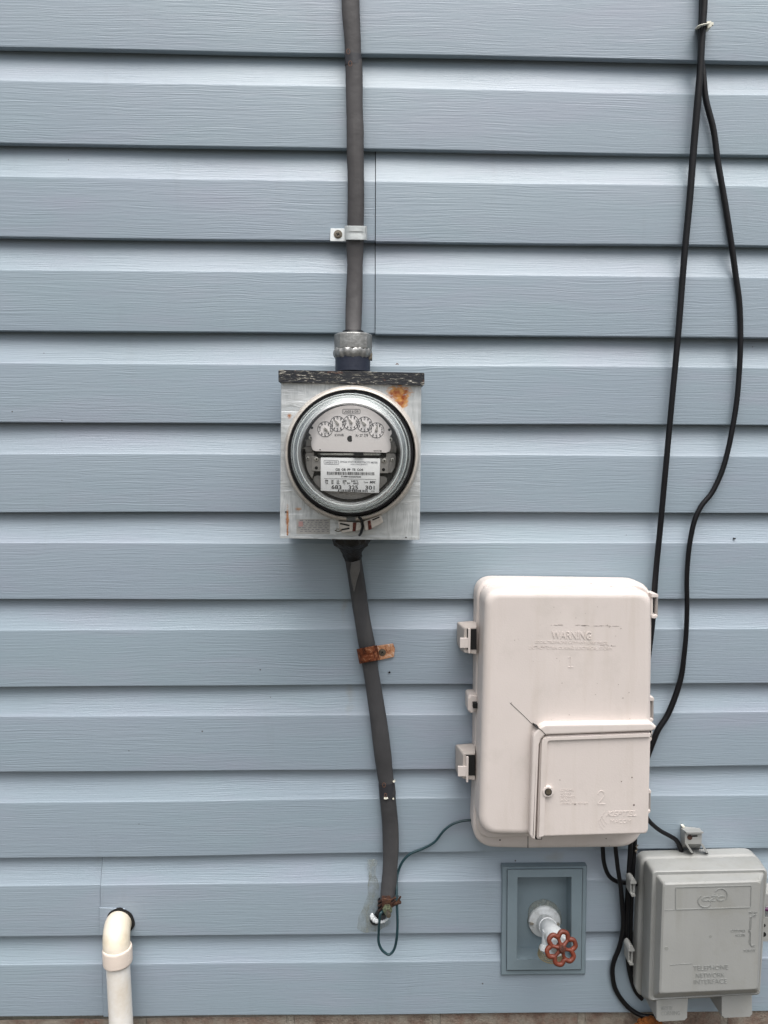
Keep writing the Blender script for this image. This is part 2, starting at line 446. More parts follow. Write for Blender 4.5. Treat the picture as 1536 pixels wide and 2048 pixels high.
M_SMEAR = smear_mat()
def glass_mat(name='clear_glass', base=.02, top=.9, tint=(.98, .99, .99, 1)):
    m = bpy.data.materials.new(name); m.use_nodes = True; t = m.node_tree; l = t.links
    t.nodes.remove(t.nodes['Principled BSDF']); out = t.nodes['Material Output']
    tr = N(t, 'BsdfTransparent'); tr.inputs[0].default_value = tint
    gl = N(t, 'BsdfGlossy'); gl.inputs['Roughness'].default_value = .06; gl.inputs[0].default_value = (1, 1, 1, 1)
    fr = N(t, 'Fresnel'); fr.inputs['IOR'].default_value = 1.5
    mx = N(t, 'MixShader'); l.new(fr.outputs[0], mx.inputs[0]); l.new(tr.outputs[0], mx.inputs[1]); l.new(gl.outputs[0], mx.inputs[2])
    l.new(mx.outputs[0], out.inputs['Surface']); return m
M_GLASS = glass_mat()
def thickglass():
    m, t, b, l = base_mat('whitened_glass_rim')
    b.inputs['Base Color'].default_value = lin(226, 232, 232); b.inputs['Roughness'].default_value = .1
    tr = N(t, 'BsdfTransparent'); tr.inputs[0].default_value = (.93, .96, .95, 1); mx = N(t, 'MixShader'); mx.inputs[0].default_value = .4
    l.new(tr.outputs[0], mx.inputs[1]); l.new(b.outputs[0], mx.inputs[2]); l.new(mx.outputs[0], t.nodes['Material Output'].inputs['Surface'])
    return m
M_RIM = thickglass()
def foundation_mat():
    m, t, b, l = base_mat('old_masonry'); v = pos(t)
    br = N(t, 'TexBrick'); br.inputs['Scale'].default_value = 1; br.inputs['Brick Width'].default_value = .2; br.inputs['Row Height'].default_value = .065
    br.inputs['Mortar Size'].default_value = .006; br.inputs['Mortar Smooth'].default_value = .3
    sx = N(t, 'SeparateXYZ'); l.new(v, sx.inputs[0]); cx = N(t, 'CombineXYZ'); l.new(sx.outputs['X'], cx.inputs[0])
    ad = N(t, 'Math', operation='ADD'); l.new(sx.outputs['Z'], ad.inputs[0]); ad.inputs[1].default_value = .004; l.new(ad.outputs[0], cx.inputs[1])
    l.new(cx.outputs[0], br.inputs['Vector'])
    br.inputs['Color1'].default_value = lin(142, 112, 98); br.inputs['Color2'].default_value = lin(132, 114, 102); br.inputs['Mortar'].default_value = lin(150, 144, 134)
    f = noise(t, v, 130, 8, .75)
    c = mix(t, ramp(t, f, [(.32, g(.85)), (.62, g(0))]), br.outputs['Color'], lin(96, 84, 74))
    f2 = noise(t, v, 24, 6, .7)
    c = mix(t, ramp(t, f2, [(.42, g(0)), (.6, g(.9))]), c, lin(158, 150, 138))
    l.new(c, b.inputs['Base Color']); b.inputs['Roughness'].default_value = .9
    s = N(t, 'Math', operation='MULTIPLY_ADD'); l.new(br.outputs['Fac'], s.inputs[0]); s.inputs[1].default_value = -.5; l.new(f, s.inputs[2])
    bump(t, b, s.outputs[0], .006); return m
M_FOUND = foundation_mat()
M_GROUND = simple('gravel_and_soil', (.075, .068, .055, 1), .95, var=.4, vs=6, bs=60, bd=.01, dirt=(.03, .045, .018, 1), ds=1.5)

# ---------------------------------------------------------------- the ground
bm = bmesh.new()
G = 28
for i in range(G):
    for j in range(G):
        pass
gv = {}
def gcoord(k): return math.copysign((abs(k)/14)**3*90 + abs(k)*.25, k)
for i in range(-14, 15):
    for j in range(-14, 15):
        x, y = gcoord(i), gcoord(j)
        gv[i, j] = bm.verts.new((x, y, .0+random.uniform(-.008, .008) if abs(y) > .3 else 0))
for i in range(-14, 14):
    for j in range(-14, 14):
        bm.faces.new((gv[i, j], gv[i+1, j], gv[i+1, j+1], gv[i, j+1]))
o = obj('ground', bm, M_GROUND, smooth=0); o['kind'] = 'structure'

# ---------------------------------------------------------------- the house wall
LY = [93, 286.4, 473.3, 661.3, 844.2, 1024.7, 1199, 1374, 1545.5, 1717, 1873.6, 2033]
RY = [124, 310.3, 491, 673.3, 850.4, 1025.4, 1198, 1366.4, 1532.5, 1696, 1858, 2020.6]
MY = {8: 1541, 9: 1710.5, 10: 1869.5, 11: 2033}         # x = 350
WX = 3.0
CZ = {}
for k in range(12):
    a, b_ = P(0, LY[k]), P(1536, RY[k])
    CZ[k] = (a.x, a.z, b_.x, b_.z)
xl, xr = CZ[0][0], CZ[0][2]
for k in range(-1, -11, -1):
    CZ[k] = (xl, CZ[0][1]-k*.1155, xr, CZ[0][3]-k*.1155)
def butt(k, x):
    x0, z0, x1, z1 = CZ[k]
    t = (min(max(x, x0-.15), x1+.15)-x0)/(x1-x0)
    return z0+(z1-z0)*t
SEAM = {}
s_up = P(750, 500).x; s_lo = P(200.5, 1770).x; s_bt = P(206, 2000).x
for k in (2, 3): SEAM[k] = s_up
SEAM[10] = s_lo; SEAM[11] = s_bt
for k in (-1, -3, 7, 8): pass
HZ0, HZ1 = P(1088, 1735, .0).z, P(1088, 1941, .0).z
HX0, HX1 = P(1012, 1840, .0).x, P(1164, 1840, .0).x
def course(bm, k, xa, xb, doff=0, dz=0, endcap=True, clip=None):
    top = (lambda x: butt(k-1, x)) if k > -10 else (lambda x: butt(k, x)+.1155)
    prof = [(.05, -.0098), (.004, -.0098), (0, -.0090), (0, -.0016), (.004, -.0004), (.012, 0), (.2, .0003), (.42, .0003), (.63, -.0001), (.650, -.0005), (.658, -.0012)]
    for s in (.1, .25, .4, .55, .7, .85, 1.0):
        prof.append((.658+.372*s, -.0012-.0124*(1-(1-s)**1.22)))
    prof.append((1.08, -.0135))
    n = max(2, int((xb-xa)/.04)); cols = []
    for i in range(n+1):
        x = xa+(xb-xa)*i/n
        z0 = butt(k, x)+dz; h = top(x)-z0
        wv = .0005*math.sin(x*7.3+k*1.7)+.0004*math.sin(x*17.1+k*4.1)
        zv = .0004*math.sin(x*5.1+k*2.9)+.00025*math.sin(x*13+k)
        cols.append([bm.verts.new((x, -(o_+doff+(wv if -.013 < o_ else 0)), clip(z0+t_*h+zv) if clip else z0+t_*h+zv)) for t_, o_ in prof])
    for a, b_ in zip(cols, cols[1:]):
        for i in range(len(prof)-1): bm.faces.new((a[i], b_[i], b_[i+1], a[i+1]))
    if endcap:
        for cset in (cols[0], cols[-1]):
            back = [bm.verts.new((v.co.x, .0135, v.co.z)) for v in cset]
            for i in range(len(cset)-1): bm.faces.new((cset[i], cset[i+1], back[i+1], back[i]))
wall = thing('house_wall', 'blue-grey vinyl clapboard wall with embossed wood grain', 'wall', (0, .1, 0))
bm = bmesh.new()
for k in range(-10, 12):
    if k in SEAM:
        course(bm, k, -WX, SEAM[k]+.0, 0, 0)
        if k < 9: course(bm, k, SEAM[k]+.0009, WX, .0020, -.0014)
        else:
            course(bm, k, SEAM[k]+.0008, HX0, .0016, -.0006)
            course(bm, k, HX0, HX1, .0016, -.0006, clip=(lambda z: max(z, HZ0)) if k == 10 else (lambda z: min(z, HZ1)), endcap=False)
            course(bm, k, HX1, WX, .0016, -.0006)
    else:
        course(bm, k, -WX, WX)
obj('siding', bm, M_SID, wall, smooth=24)
bm = bmesh.new()
zt = butt(-10, 0)+.115
zb = butt(11, 0)
for (x0, x1, y0, y1, z0, z1) in ((-WX, WX, .022, .12, zb+.01, zt),):
    bmesh.ops.create_cube(bm, size=1, matrix=Matrix.Translation(((x0+x1)/2, (y0+y1)/2, (z0+z1)/2)) @ Matrix.Diagonal((x1-x0, y1-y0, z1-z0, 1)))
obj('sheathing', bm, M_DARK, wall, smooth=0)
# little offcut of siding around the drain outlet
bm = bmesh.new()
slab(bm, [(199, 1815.5), (250, 1817.5), (250, 1869.4), (199, 1870.8)], -.004, .0030, .0003, 1)
obj('siding_patch', bm, M_SID, wall, smooth=24)

fnd = thing('foundation_wall', 'weathered brown masonry foundation under the lowest siding board', 'foundation', (0, .02, 0))
bm = bmesh.new()
nx, nz = 260, 14
vv = {}
for i in range(nx+1):
    for j in range(nz+1):
        x = -WX+2*WX*i/nx; z = -.05+(zb+.045)*j/nz
        vv[i, j] = bm.verts.new((x, .004+random.uniform(-.0012, .0012), z))
for i in range(nx):
    for j in range(nz): bm.faces.new((vv[i, j], vv[i+1, j], vv[i+1, j+1], vv[i, j+1]))
obj('masonry', bm, M_FOUND, fnd, smooth=60)

# ---------------------------------------------------------------- service cable coming down to the meter
c1 = [(699.5, -60, .010, 34), (701, 0, .010, 34), (702, 30, .010, 34), (705.5, 83, .010, 31.5), (706, 110, .010, 31.5), (708, 140, .010, 33), (709, 215, .010, 32),
      (710.5, 260, .010, 33), (710.5, 300, .010, 33), (711.5, 350, .010, 32), (711.8, 400, .010, 32.5), (711, 450, .010, 32.5), (710, 480, .010, 34.5), (710, 530, .010, 30.5),
      (708.5, 590, .012, 32.5), (707, 640, .020, 32), (706.5, 672, .028, 31), (706.5, 700, .034, 30)]
cab1 = cable('service_cable', c1, M_SHEATH, 'flat grey service cable running down the siding into the top of the meter box', n=5, seg=20, asp=.62, wob=.012)
for (yy, hh, xx, ww) in ((121, 21, 706.5, 32.4),):
    bm = bmesh.new()
    tube(bm, [P(xx-.2, yy-hh/2, .010), P(xx, yy, .010), P(xx+.3, yy+hh/2, .010)], ww/2/ppm(.01)*1.015, 20, .64)
    tp = obj('tape_band', bm, M_TAPE, cab1)
for (px, py) in ((696.5, 103), (700.5, 127)):
    bm = bmesh.new()
    ring = [P(px+3.4*math.cos(a), py+5.2*math.sin(a), .0195) for a in [2*math.pi*k/16 for k in range(16)]]
    tube(bm, ring, .0004, 6, closed=True)
    obj('staple_mark', bm, M_STAPLE, cab1)

# ---------------------------------------------------------------- white strap above the meter
def strap(name, label, mat_, plate_pts, band, screw, smat, off=.0215):
    t = thing(name, label, 'strap', P(*screw[:2], 0), 'straps holding the grey cable')
    bm = bmesh.new()
    slab(bm, rounded(plate_pts, 1.5, 2), .001, .0032, .0005, 2)
    obj('plate', bm, mat_, t)
    bm = bmesh.new()
    # arched band across the cable: sections along its width
    (xa, ya), (xb, yb), hgt, foot = band
    rings = []
    ax = Vector((xb-xa, yb-ya)); ln = ax.length; ax.normalize(); nn = Vector((-ax.y, ax.x))
    for side in (0, 1):
        pass
    K = 14
    prof = []
    for k in range(K+1):
        a = math.pi*k/K
        prof.append((.5-.5*math.cos(a)*1.0, math.sin(a)**.55))
    for (w_, rise) in ((-.5, -.0012), (-.47, 0), (-.12, .0002), (-.06, -.0008), (.06, -.0008), (.12, .0002), (.47, 0), (.5, -.0012)):
        rr = []
        for s_, h_ in prof:
            p = Vector((xa, ya))+ax*ln*s_+nn*hgt*w_
            rr.append(P(p.x, p.y, foot+(off-foot)*h_+rise*h_))
        rings.append(rr)
    loft(bm, rings, False, False, closed=False)
    bmesh.ops.solidify(bm, geom=bm.faces[:], thickness=.0012)
    obj('band', bm, mat_, t)
    sx_, sy_, sr = screw
    bm = bmesh.new(); disc(bm, sx_, sy_, sr, .003, .0052, .0006)
    sc = obj('screw', bm, smat, t)
    bm = bmesh.new()
    for a in (.5, .5+math.pi/2):
        dx, dy = math.cos(a)*sr*.6, math.sin(a)*sr*.6
        stroke(bm, [(sx_-dx, sy_-dy), (sx_+dx, sy_+dy)], sr*.3, .005, .00535)
    obj('cross_slot', bm, M_DARK, sc, smooth=0)
    bm = bmesh.new(); disc(bm, sx_, sy_, sr*1.45, .003, .0037, .0003)
    obj('washer', bm, smat, t)
    return t
strap('cable_strap', 'white metal strap screwed over the grey cable above the meter', M_ZINC,
      [(661, 456.5), (694, 457), (694, 482.5), (660, 482)], ((689, 465.5), (734, 466), 28, .002), (676, 468.5, 6), M_SCREW)
strap('cable_strap', 'rusty orange strap screwed over the cable below the meter', M_RUST2,
      [(748, 1293), (786, 1287.5), (790, 1297), (788, 1314), (752, 1322)], ((716, 1313), (757, 1305), 30, .002), (764.5, 1305, 5), M_SCREW, .0235)
# the lower strap's band is rustier than its plate
for ob in bpy.data.objects:
    if ob.name.startswith('band') and ob.parent and ob.parent.name == 'cable_strap.001':
        ob.data.materials[0] = M_RUST; ob['label'] = 'deep orange rusted band'

# ---------------------------------------------------------------- connector on top of the box
con = thing('cable_connector', 'grey cast metal gland nut with collar between cable and meter box lid', 'connector', P(706, 740, .035))
cx_, cz_ = P(706.5, 742, .036), P(706.5, 669, .036)
def vlathe(bm, pxc, ys, off, rpx, seg=40, wob=0, cap=True):
    """vertical lathe: list of (py, r_px)"""
    rings = []
    for (yy, rp) in zip(ys, rpx):
        c = P(pxc, yy, off); r = rp/ppm(off)
        rings.append([c+Vector((math.cos(a)*r*(1+wob*math.sin(a*7+yy)), math.sin(a)*r, 0)) for a in [2*math.pi*k/seg for k in range(seg)]])
    return loft(bm, rings, cap, cap)
bm = bmesh.new()
vlathe(bm, 706.4, [662, 666, 671], .036, [20, 22, 24])
obj('rubber_seal', bm, M_BLACK, con)
bm = bmesh.new()
# ribbed nut
rings = []
for (yy, rp) in ((668.5, 33), (670, 35.6), (672, 36.4), (697, 36.4), (700, 35.8), (701, 33)):
    c = P(706.4, yy, .036); r = rp/ppm(.036)
    rings.append([c+Vector((math.cos(a), math.sin(a), 0))*r*(1.025 if (k % 12) in (0, 1) else 1) for k, a in [(k, 2*math.pi*k/96) for k in range(96)]])
loft(bm, rings)
obj('gland_nut', bm, M_ALU, con)
bm = bmesh.new()
rings = []
for (yy, rp) in ((699, 35), (701, 37.5), (707, 38.5), (713, 37), (717, 34.5)):
    c = P(705.6, yy, .036); r = rp/ppm(.036)
    rings.append([c+Vector((math.cos(a), math.sin(a), 0))*r*(1+.02*math.sin(a*17+yy)) + Vector((0, 0, .0006*math.sin(a*9)+.0005*math.sin(a*21))) for a in [2*math.pi*k/96 for k in range(96)]])
loft(bm, rings)
obj('lock_ring', bm, M_ALU, con)
bm = bmesh.new(); box(bm, 737, 706, 744.5, 719, .03, .045, .001); obj('lug', bm, M_SCREW, con)

# ---------------------------------------------------------------- meter box
FB = .095
mb = thing('meter_box', 'galvanised metal meter box with black worn lid and rust stain, holding the round glass meter', 'meter box', P(700, 1080, 0))
bm = bmesh.new()
slab(bm, rounded([(562, 764), (843, 768), (839.5, 1079.5), (559.5, 1076.5)], 2, 2), .001, FB, .0012, 3)
obj('enclosure', bm, M_MBOX, mb)
bm = bmesh.new()   # folded flange of the cover at its foot and left
stroke(bm, [(560.5, 1073.5), (700, 1076), (838, 1077)], 5.5, FB-.001, FB+.0012)
box(bm, 576, 1028, 672, 1071, FB-.001, FB+.0007, .0003)
obj('cover_flange', bm, M_MBOX, mb)
bm = bmesh.new()
box(bm, 573.5, 1022, 576, 1074, FB-.001, FB+.001, .0002)
obj('rusty_seam', bm, M_RUST2, mb)
bm = bmesh.new(); slab(bm, rounded([(556.5, 739.5), (849, 745.5), (849, 769), (846, 770.5), (557, 764.5)], 3, 3), .0, FB+.006, .002, 3)
lid = obj('lid', bm, M_LID, mb)
bm = bmesh.new(); vlathe(bm, 705.5, [708, 743.5], .036, [34.5, 34.5])
obj('hub', bm, simple('blue_black_hub', lin(34, 40, 56), .5, var=.2, bd=.0004), mb)
# faded sticker with tiny print
M_STK = simple('faded_sticker', lin(172, 171, 168), .5, .2, var=.12, vs=120, bs=300, bd=.0002)
bm = bmesh.new(); box(bm, 593, 1038, 660, 1068, FB+.0006, FB+.0011)
stk = obj('sticker', bm, M_STK, mb)
bm = bmesh.new()
for r_ in range(7):
    x = 596+random.uniform(0, 6)
    while x < 655:
        w_ = random.uniform(3, 9); stroke(bm, [(x, 1041+r_*3.6), (min(x+w_, 658), 1041+r_*3.6)], 1.1, FB+.001, FB+.00125); x += w_+random.uniform(1, 5)
obj('faded_print', bm, M_INKG, stk, smooth=0)
bm = bmesh.new(); box(bm, 597, 1043, 606, 1053, FB+.001, FB+.0014); obj('pink_residue', bm, simple('pink_residue', lin(176, 142, 140), .7), stk)
for (px, py, r_) in ((571.5, 1024, 1.6), (812, 1075, 1.5), (778, 760, 1.2)):
    bm = bmesh.new(); disc(bm, px, py, r_, FB, FB+.0014, 0, 10); obj('pop_rivet', bm, M_DARK, mb)

# sealing ring (split at the foot) round the meter
RC = P(703.5, 908, .11)
RC = Vector((RC.x, 0, RC.z))
k_ = lambda r, off: r/ppm(off)
bm = bmesh.new()
prof = [(k_(135.5, .098), FB-.001), (k_(135.5, .100), .101), (k_(134, .112), .111), (k_(131.5, .114), .1155), (k_(128, .116), .1165), (k_(126.8, .116), .114), (k_(126.8, .116), FB)]
lathe(bm, RC, prof, 140, ang=(-85.5+0, 360-85.5-8))
ring_o = obj('sealing_ring', bm, M_RINGM, mb, smooth=35)
# clasps
for pts, slots, sc in (([(676, 1043), (722, 1045), (722.5, 1060), (683, 1066), (679, 1058)], [((680, 1047), (699, 1051), 3.2), ((683, 1059.5), (699, 1056.5), 3.2)], [(706, 1045), (713, 1045), (711, 1063), (705, 1063)]),
                      ([(726, 1043), (762, 1030), (767, 1045), (741, 1058), (730, 1062)], [((745, 1040), (759, 1034), 2.6)], [(735, 1042), (741, 1040), (744, 1058), (737, 1060)])):
    bm = bmesh.new(); slab(bm, rounded(pts, 2.5, 3), FB, .112, .001, 2)
    cl = obj('ring_clasp', bm, M_RINGM, mb)
    bm = bmesh.new()
    for a, b_, w_ in slots: stroke(bm, [a, b_], w_, .111, .1123)
    obj('slot', bm, M_DARK, cl, smooth=0)
    bm = bmesh.new(); slab(bm, sc, .111, .1128, .0003, 1)
    obj('rust_streak', bm, rust_mat('dark_red_rust', (.04, .01, .008, 1), lin(86, 30, 20), lin(150, 110, 96), 160), cl)
bm = bmesh.new()
tube(bm, [P(*q) for q in ((718, 1034, .116), (724, 1041, .118), (726, 1052, .116), (722, 1066, .108), (719, 1070, .098))], .0016, 10)
obj('seal_wire', bm, M_BLACK, mb)
bm = bmesh.new(); tube(bm, [P(*q) for q in ((683, 1059, .113), (674, 1058, .114), (670, 1061, .112), (676, 1063, .112), (684, 1061, .113))], .0006, 8)
obj('wire_loop', bm, M_SCREW, mb)
# bottom outlet
bm = bmesh.new()

# ---------------------------------------------------------------- the meter itself
MC = P(701.5, 906.5, .115); MC = Vector((MC.x, 0, MC.z))
mt = thing('electricity_meter', 'round glass electricity meter with five small dials and a white nameplate', 'meter', MC+Vector((0, -FB, -.07)))
bm = bmesh.new()
lathe(bm, MC, [(k_(126.5, .112), FB-.002), (k_(126.5, .112), .1120), (k_(124.5, .114), .1145), (k_(121, .115), .1145), (k_(119.8, .115), .112), (k_(119.8, .115), .1)], 128)
obj('gasket', bm, M_BLACK, mt)
# metal base pan; glass skirt painted light grey for the bright glass bands
bm = bmesh.new()
lathe(bm, MC, [(k_(120, .114), .1125), (k_(117, .114), .1135), (k_(113, .116), .1160), (k_(108, .118), .1195), (k_(103, .12), .1215), (k_(99.5, .121), .1222), (k_(96, .12), .1195), (k_(96, .112), .1065)], 128)
obj('glass_skirt', bm, simple('brightened_glass', lin(214, 215, 215), .3, .15, var=.08, vs=40, bs=20, bd=.001), mt)
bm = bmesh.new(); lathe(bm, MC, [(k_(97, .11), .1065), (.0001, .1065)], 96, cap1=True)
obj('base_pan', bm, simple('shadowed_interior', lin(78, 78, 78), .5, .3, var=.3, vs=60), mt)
bm = bmesh.new()
lathe(bm, MC, [(k_(98, .118), .108), (k_(98.2, .122), .1205), (k_(96.6, .122), .1225), (k_(94.8, .122), .1205), (k_(94.5, .118), .108)], 128)
obj('inner_ring', bm, simple('ring_metal', lin(120, 120, 118), .25, .8, var=.1), mt)
# glass cover: rolled rims whitened to imitate bright arcs in the glass + thin shell
bm = bmesh.new()
gp = [(k_(119.5, .115), .112), (k_(119.3, .118), .118), (k_(117.5, .121), .122), (k_(115.5, .13), .131), (k_(114.5, .14), .141), (k_(113.5, .15), .150),
      (k_(111.5, .155), .156), (k_(107, .158), .1612), (k_(101, .16), .1642), (k_(95, .16), .1656), (k_(80, .161), .1678), (k_(65, .161), .1693), (k_(50, .162), .1703), (k_(35, .162), .1710), (k_(20, .162), .1714), (.0003, .1716)]
lathe(bm, MC, gp, 128, cap1=True)
obj('glass_cover', bm, M_GLASS, mt, smooth=80)
for (rp, of, th) in ((116.8, .1215, .0010), (112.0, .1535, .0013), (104.5, .1640, .0006)):
    bm = bmesh.new(); r_ = k_(rp, of)
    tube(bm, [MC+Vector((r_*math.cos(a), -of, r_*math.sin(a))) for a in [2*math.pi*k/128 for k in range(128)]], th, 12, closed=True)
    obj('glass_rim', bm, M_RIM, mt)

FO = .128                                       # faceplate plane
def arcpts(cx, cy, r, a0, a1, n):
    return [(cx+r*math.cos(math.radians(a0+(a1-a0)*k/n)), cy-r*math.sin(math.radians(a0+(a1-a0)*k/n))) for k in range(n+1)]
# lower plate and brackets
bm = bmesh.new()
slab(bm, [(627, 954), (633, 951), (768, 952.5), (774, 956), (774.5, 963)] + arcpts(700.5, 905, 93.5, -39, -141, 26)[1:-1] + [(625.5, 961)], .110, .1135, .0006, 2)
obj('lower_plate', bm, M_PLATE, mt)
bm = bmesh.new()
slab(bm, arcpts(701, 905, 93, 196, 215, 6)+[(628, 944), (628, 905), (612, 905), (609, 912)][0:3]+[(610, 912)], .112, .119, .0006, 2)
obj('side_bracket', bm, M_PLATE, mt)
bm = bmesh.new()
slab(bm, [(772, 906), (790.5, 907), (792, 915), (790, 935), (784, 945.5), (772, 945)], .112, .119, .0006, 2)
obj('side_bracket', bm, M_PLATE, mt)
bm = bmesh.new()
slab(bm, rounded([(623.5, 912), (643, 912), (643, 943), (623, 942)], 1.5, 2), .113, .1205, .0005, 2)
pl1 = obj('mounting_tab', bm, M_PLATE, mt)
bm = bmesh.new()
slab(bm, rounded([(758, 915), (778, 915), (777.5, 946.5), (758, 946)], 1.5, 2), .113, .1205, .0005, 2)
pl2 = obj('mounting_tab', bm, M_PLATE, mt)
for (px, py, par) in ((632.7, 935.8, pl1), (767, 939.2, pl2)):
    bm = bmesh.new(); disc(bm, px, py, 3.3, .120, .1209, 0, 16); obj('hole', bm, M_DARK, par, smooth=0)
for (px, py, r_, o_) in ((615.3, 916.3, 3.6, .119), (632.7, 918, 4.4, .1205), (768.6, 921.5, 4.6, .1205), (784.8, 919.4, 3.6, .119), (622, 875.5, 4.8, .120), (780.4, 879, 4.6, .120), (611, 896, 3, .114), (789, 899, 3, .114)):
    bm = bmesh.new(); disc(bm, px, py, r_, o_-.004, o_+.0022, .0008, 18); s_ = obj('screw', bm, M_STEEL, mt)
    bm = bmesh.new(); disc(bm, px+.3, py+.3, r_*.42, o_+.002, o_+.0024, 0, 8); obj('slot', bm, M_DARK, s_, smooth=0)
for pts in ([(609, 893), (626, 893), (626, 905), (610, 905)], [(776, 893), (794, 893), (793, 906), (776, 906)], [(612, 880), (624, 870), (626, 893), (611, 893)], [(778, 873), (790, 884), (793, 895), (778, 895)]):
    bm = bmesh.new(); slab(bm, pts, .109, .1165, .0006, 1)
    obj('frame_bracket', bm, bpy.data.materials.get('bracket_dark') or simple('bracket_dark', lin(140, 136, 132), .4, .5, var=.3, vs=150), mt)
# rotor disc: thin horizontal aluminium disc
bm = bmesh.new()
dc = P(700, 908.5, .118)
rr = 69/ppm(.118)
rings = []
for dz in (-.0011, .0011):
    rings.append([Vector((dc.x+rr*math.cos(a), -.1075-(rr*.30*abs(math.sin(a)) if math.sin(a) > 0 else 0), dc.z+dz)) for a in [math.pi*k/40 for k in range(41)]])
loft(bm, rings, True, True, closed=True)
dk = obj('rotor_disc', bm, simple('disc_aluminium', lin(226, 226, 222), .22, .8, var=.05), mt, smooth=30)
bm = bmesh.new(); box(bm, 707.5, 905.6, 727, 912, .120, .1305); obj('disc_mark', bm, M_DARK, dk, smooth=0)
bm = bmesh.new(); box(bm, 632, 911.5, 770, 915.5, .109, .122, .0004); box(bm, 630, 901, 770, 904.4, .109, .115); obj('disc_slot', bm, M_DARK, mt, smooth=0)
# faceplate
fp = arcpts(700.5, 902, 91.5, 154, 26, 40) + [(783.5, 868), (779.5, 873), (778.5, 880), (781, 886), (781.5, 896), (779, 903), (773, 905.6), (631, 902.6), (625.5, 900), (622.6, 893), (622.4, 884), (624.5, 878), (623, 871), (617.5, 866)]
bm = bmesh.new(); slab(bm, fp, FO-.0012, FO, .0003, 1)
face = obj('faceplate', bm, M_FACE, mt, smooth=30)
fo = FO+.0001
bm = bmesh.new()
pts = arcpts(700.3, 877.4, 6.2, 60, 300, 18)+[(704, 882)]
slab(bm, [(min(x, 704.4), y) for x, y in pts], FO-.0002, FO+.0002, 0); obj('round_hole', bm, M_DARK, face, smooth=0)
for (px, py, r_) in ((623.8, 855.5, 2.7), (778.7, 859.5, 2.7), (640, 899.5, 1.3), (762, 902, 1.3)):
    bm = bmesh.new(); disc(bm, px, py, r_, FO-.0002, FO+.0002, 0, 14); obj('small_hole', bm, M_DARK, face, smooth=0)
bm = bmesh.new()
stroke(bm, rounded([(684.8, 818.4), (720.2, 818.4), (720.2, 827.5), (684.8, 827.5)], 2.6, 4), .85, fo, fo+.0001, closed=True)
obj('logo_frame', bm, M_INK, face, smooth=0); bm = bmesh.new()
text_into(bm, 'LANDIS & GYR', rq(687.5, 820.6, 717.5, 825.6), fo, .0001, .012)
text_into(bm, 'KWHR', rq(669.5, 867.6, 688, 872.6), fo, .0001, .01)
text_into(bm, 'Rr 27', rq(711.5, 868.3, 725.5, 873.4), fo, .0001, .01)
text_into(bm, '7/9', rq(728, 867.5, 736, 874.4), fo, .0001, .01)
text_into(bm, 'MADE IN U.S.A.', rq(747.5, 900.3, 762, 902.8, 0), fo, .0001, .005)
obj('printed_lettering', bm, M_INK, face, smooth=0)
DI = [((650.3, 858.2), 1, 135), ((675, 847.4), -1, 322), ((702, 845.1), 1, 326), ((729.2, 848.5), -1, 312), ((752.9, 860.4), 1, 12)]
for (cx, cy), cw, ang in DI:
    bm = bmesh.new(); disc(bm, cx, cy, 15.0, FO-.0002, FO+.00012+.00005*cw, 0, 40)
    dl = obj('dial', bm, simple('dial_face', lin(222, 216, 214), .4, .1, var=.02, bd=0) if 'dial_face' not in bpy.data.materials else bpy.data.materials['dial_face'], mt, smooth=0)
    bm = bmesh.new()
    stroke(bm, [(cx+15*math.cos(a), cy+15*math.sin(a)) for a in [2*math.pi*k/40 for k in range(40)]], .9, fo, fo+.0003, closed=True)
    for n_ in range(10):
        a = math.radians(n_*36*cw)
        x, y = cx+math.sin(a)*11.2, cy-math.cos(a)*11.2
        text_into(bm, str(n_), rq(x-(1.1 if n_ == 1 else 1.75), y-2.5, x+(1.1 if n_ == 1 else 1.75), y+2.5), fo+.0001, .0002, .006)
        disc(bm, cx+math.sin(a)*14.4, cy-math.cos(a)*14.4, .8, fo, fo+.00035, 0, 8)
    obj('dial_numerals', bm, M_INK, dl, smooth=0)
    bm = bmesh.new(); a = math.radians(ang); ux, uy = math.sin(a), -math.cos(a); vx, vy = -uy, ux
    slab(bm, [(cx-ux*3+vx*2.3, cy-uy*3+vy*2.3), (cx+ux*4+vx*2, cy+uy*4+vy*2), (cx+ux*11.5, cy+uy*11.5), (cx+ux*4-vx*2, cy+uy*4-vy*2), (cx-ux*3-vx*2.3, cy-uy*3-vy*2.3)], FO+.0008, FO+.0013, 0)
    disc(bm, cx, cy, 2.8, FO, FO+.0022, .0004, 14)
    obj('pointer', bm, simple('pointer_grey', lin(150, 146, 140), .35, .5, bd=0) if 'pointer_grey' not in bpy.data.materials else bpy.data.materials['pointer_grey'], dl)
# nameplate
NO = .1262
bm = bmesh.new()
slab(bm, rounded([(641.5, 914.8), (760.5, 917), (758, 986), (641.5, 981.5)], [3, 3, 1, 1], 4), NO-.0012, NO, .0002, 1)
npl = obj('nameplate', bm, M_LABEL, mt, smooth=20)
no = NO+.0001
bm = bmesh.new()
stroke(bm, rounded([(648, 920.5), (677.5, 921.2), (677.5, 928.8), (648, 928.1)], 2, 3), .7, no, no+.0001, closed=True)
text_into(bm, 'LANDIS & GYR', [(651, 922.5), (675, 923), (675, 927), (651, 926.5)], no, .0001, .008)
text_into(bm, 'SINGLE STATOR ELECTRICITY METER', [(680.5, 921.5), (755.5, 923.4), (755.5, 927), (680.5, 925)], no, .0001, .008)
text_into(bm, 'LANDIS & GYR INC LAFAYETTE IN', [(701, 927.4), (735, 928.2), (735, 930.4), (701, 929.7)], no, .0001, 0)
obj('pale_print', bm, M_INKG, npl, smooth=0)
bm = bmesh.new()
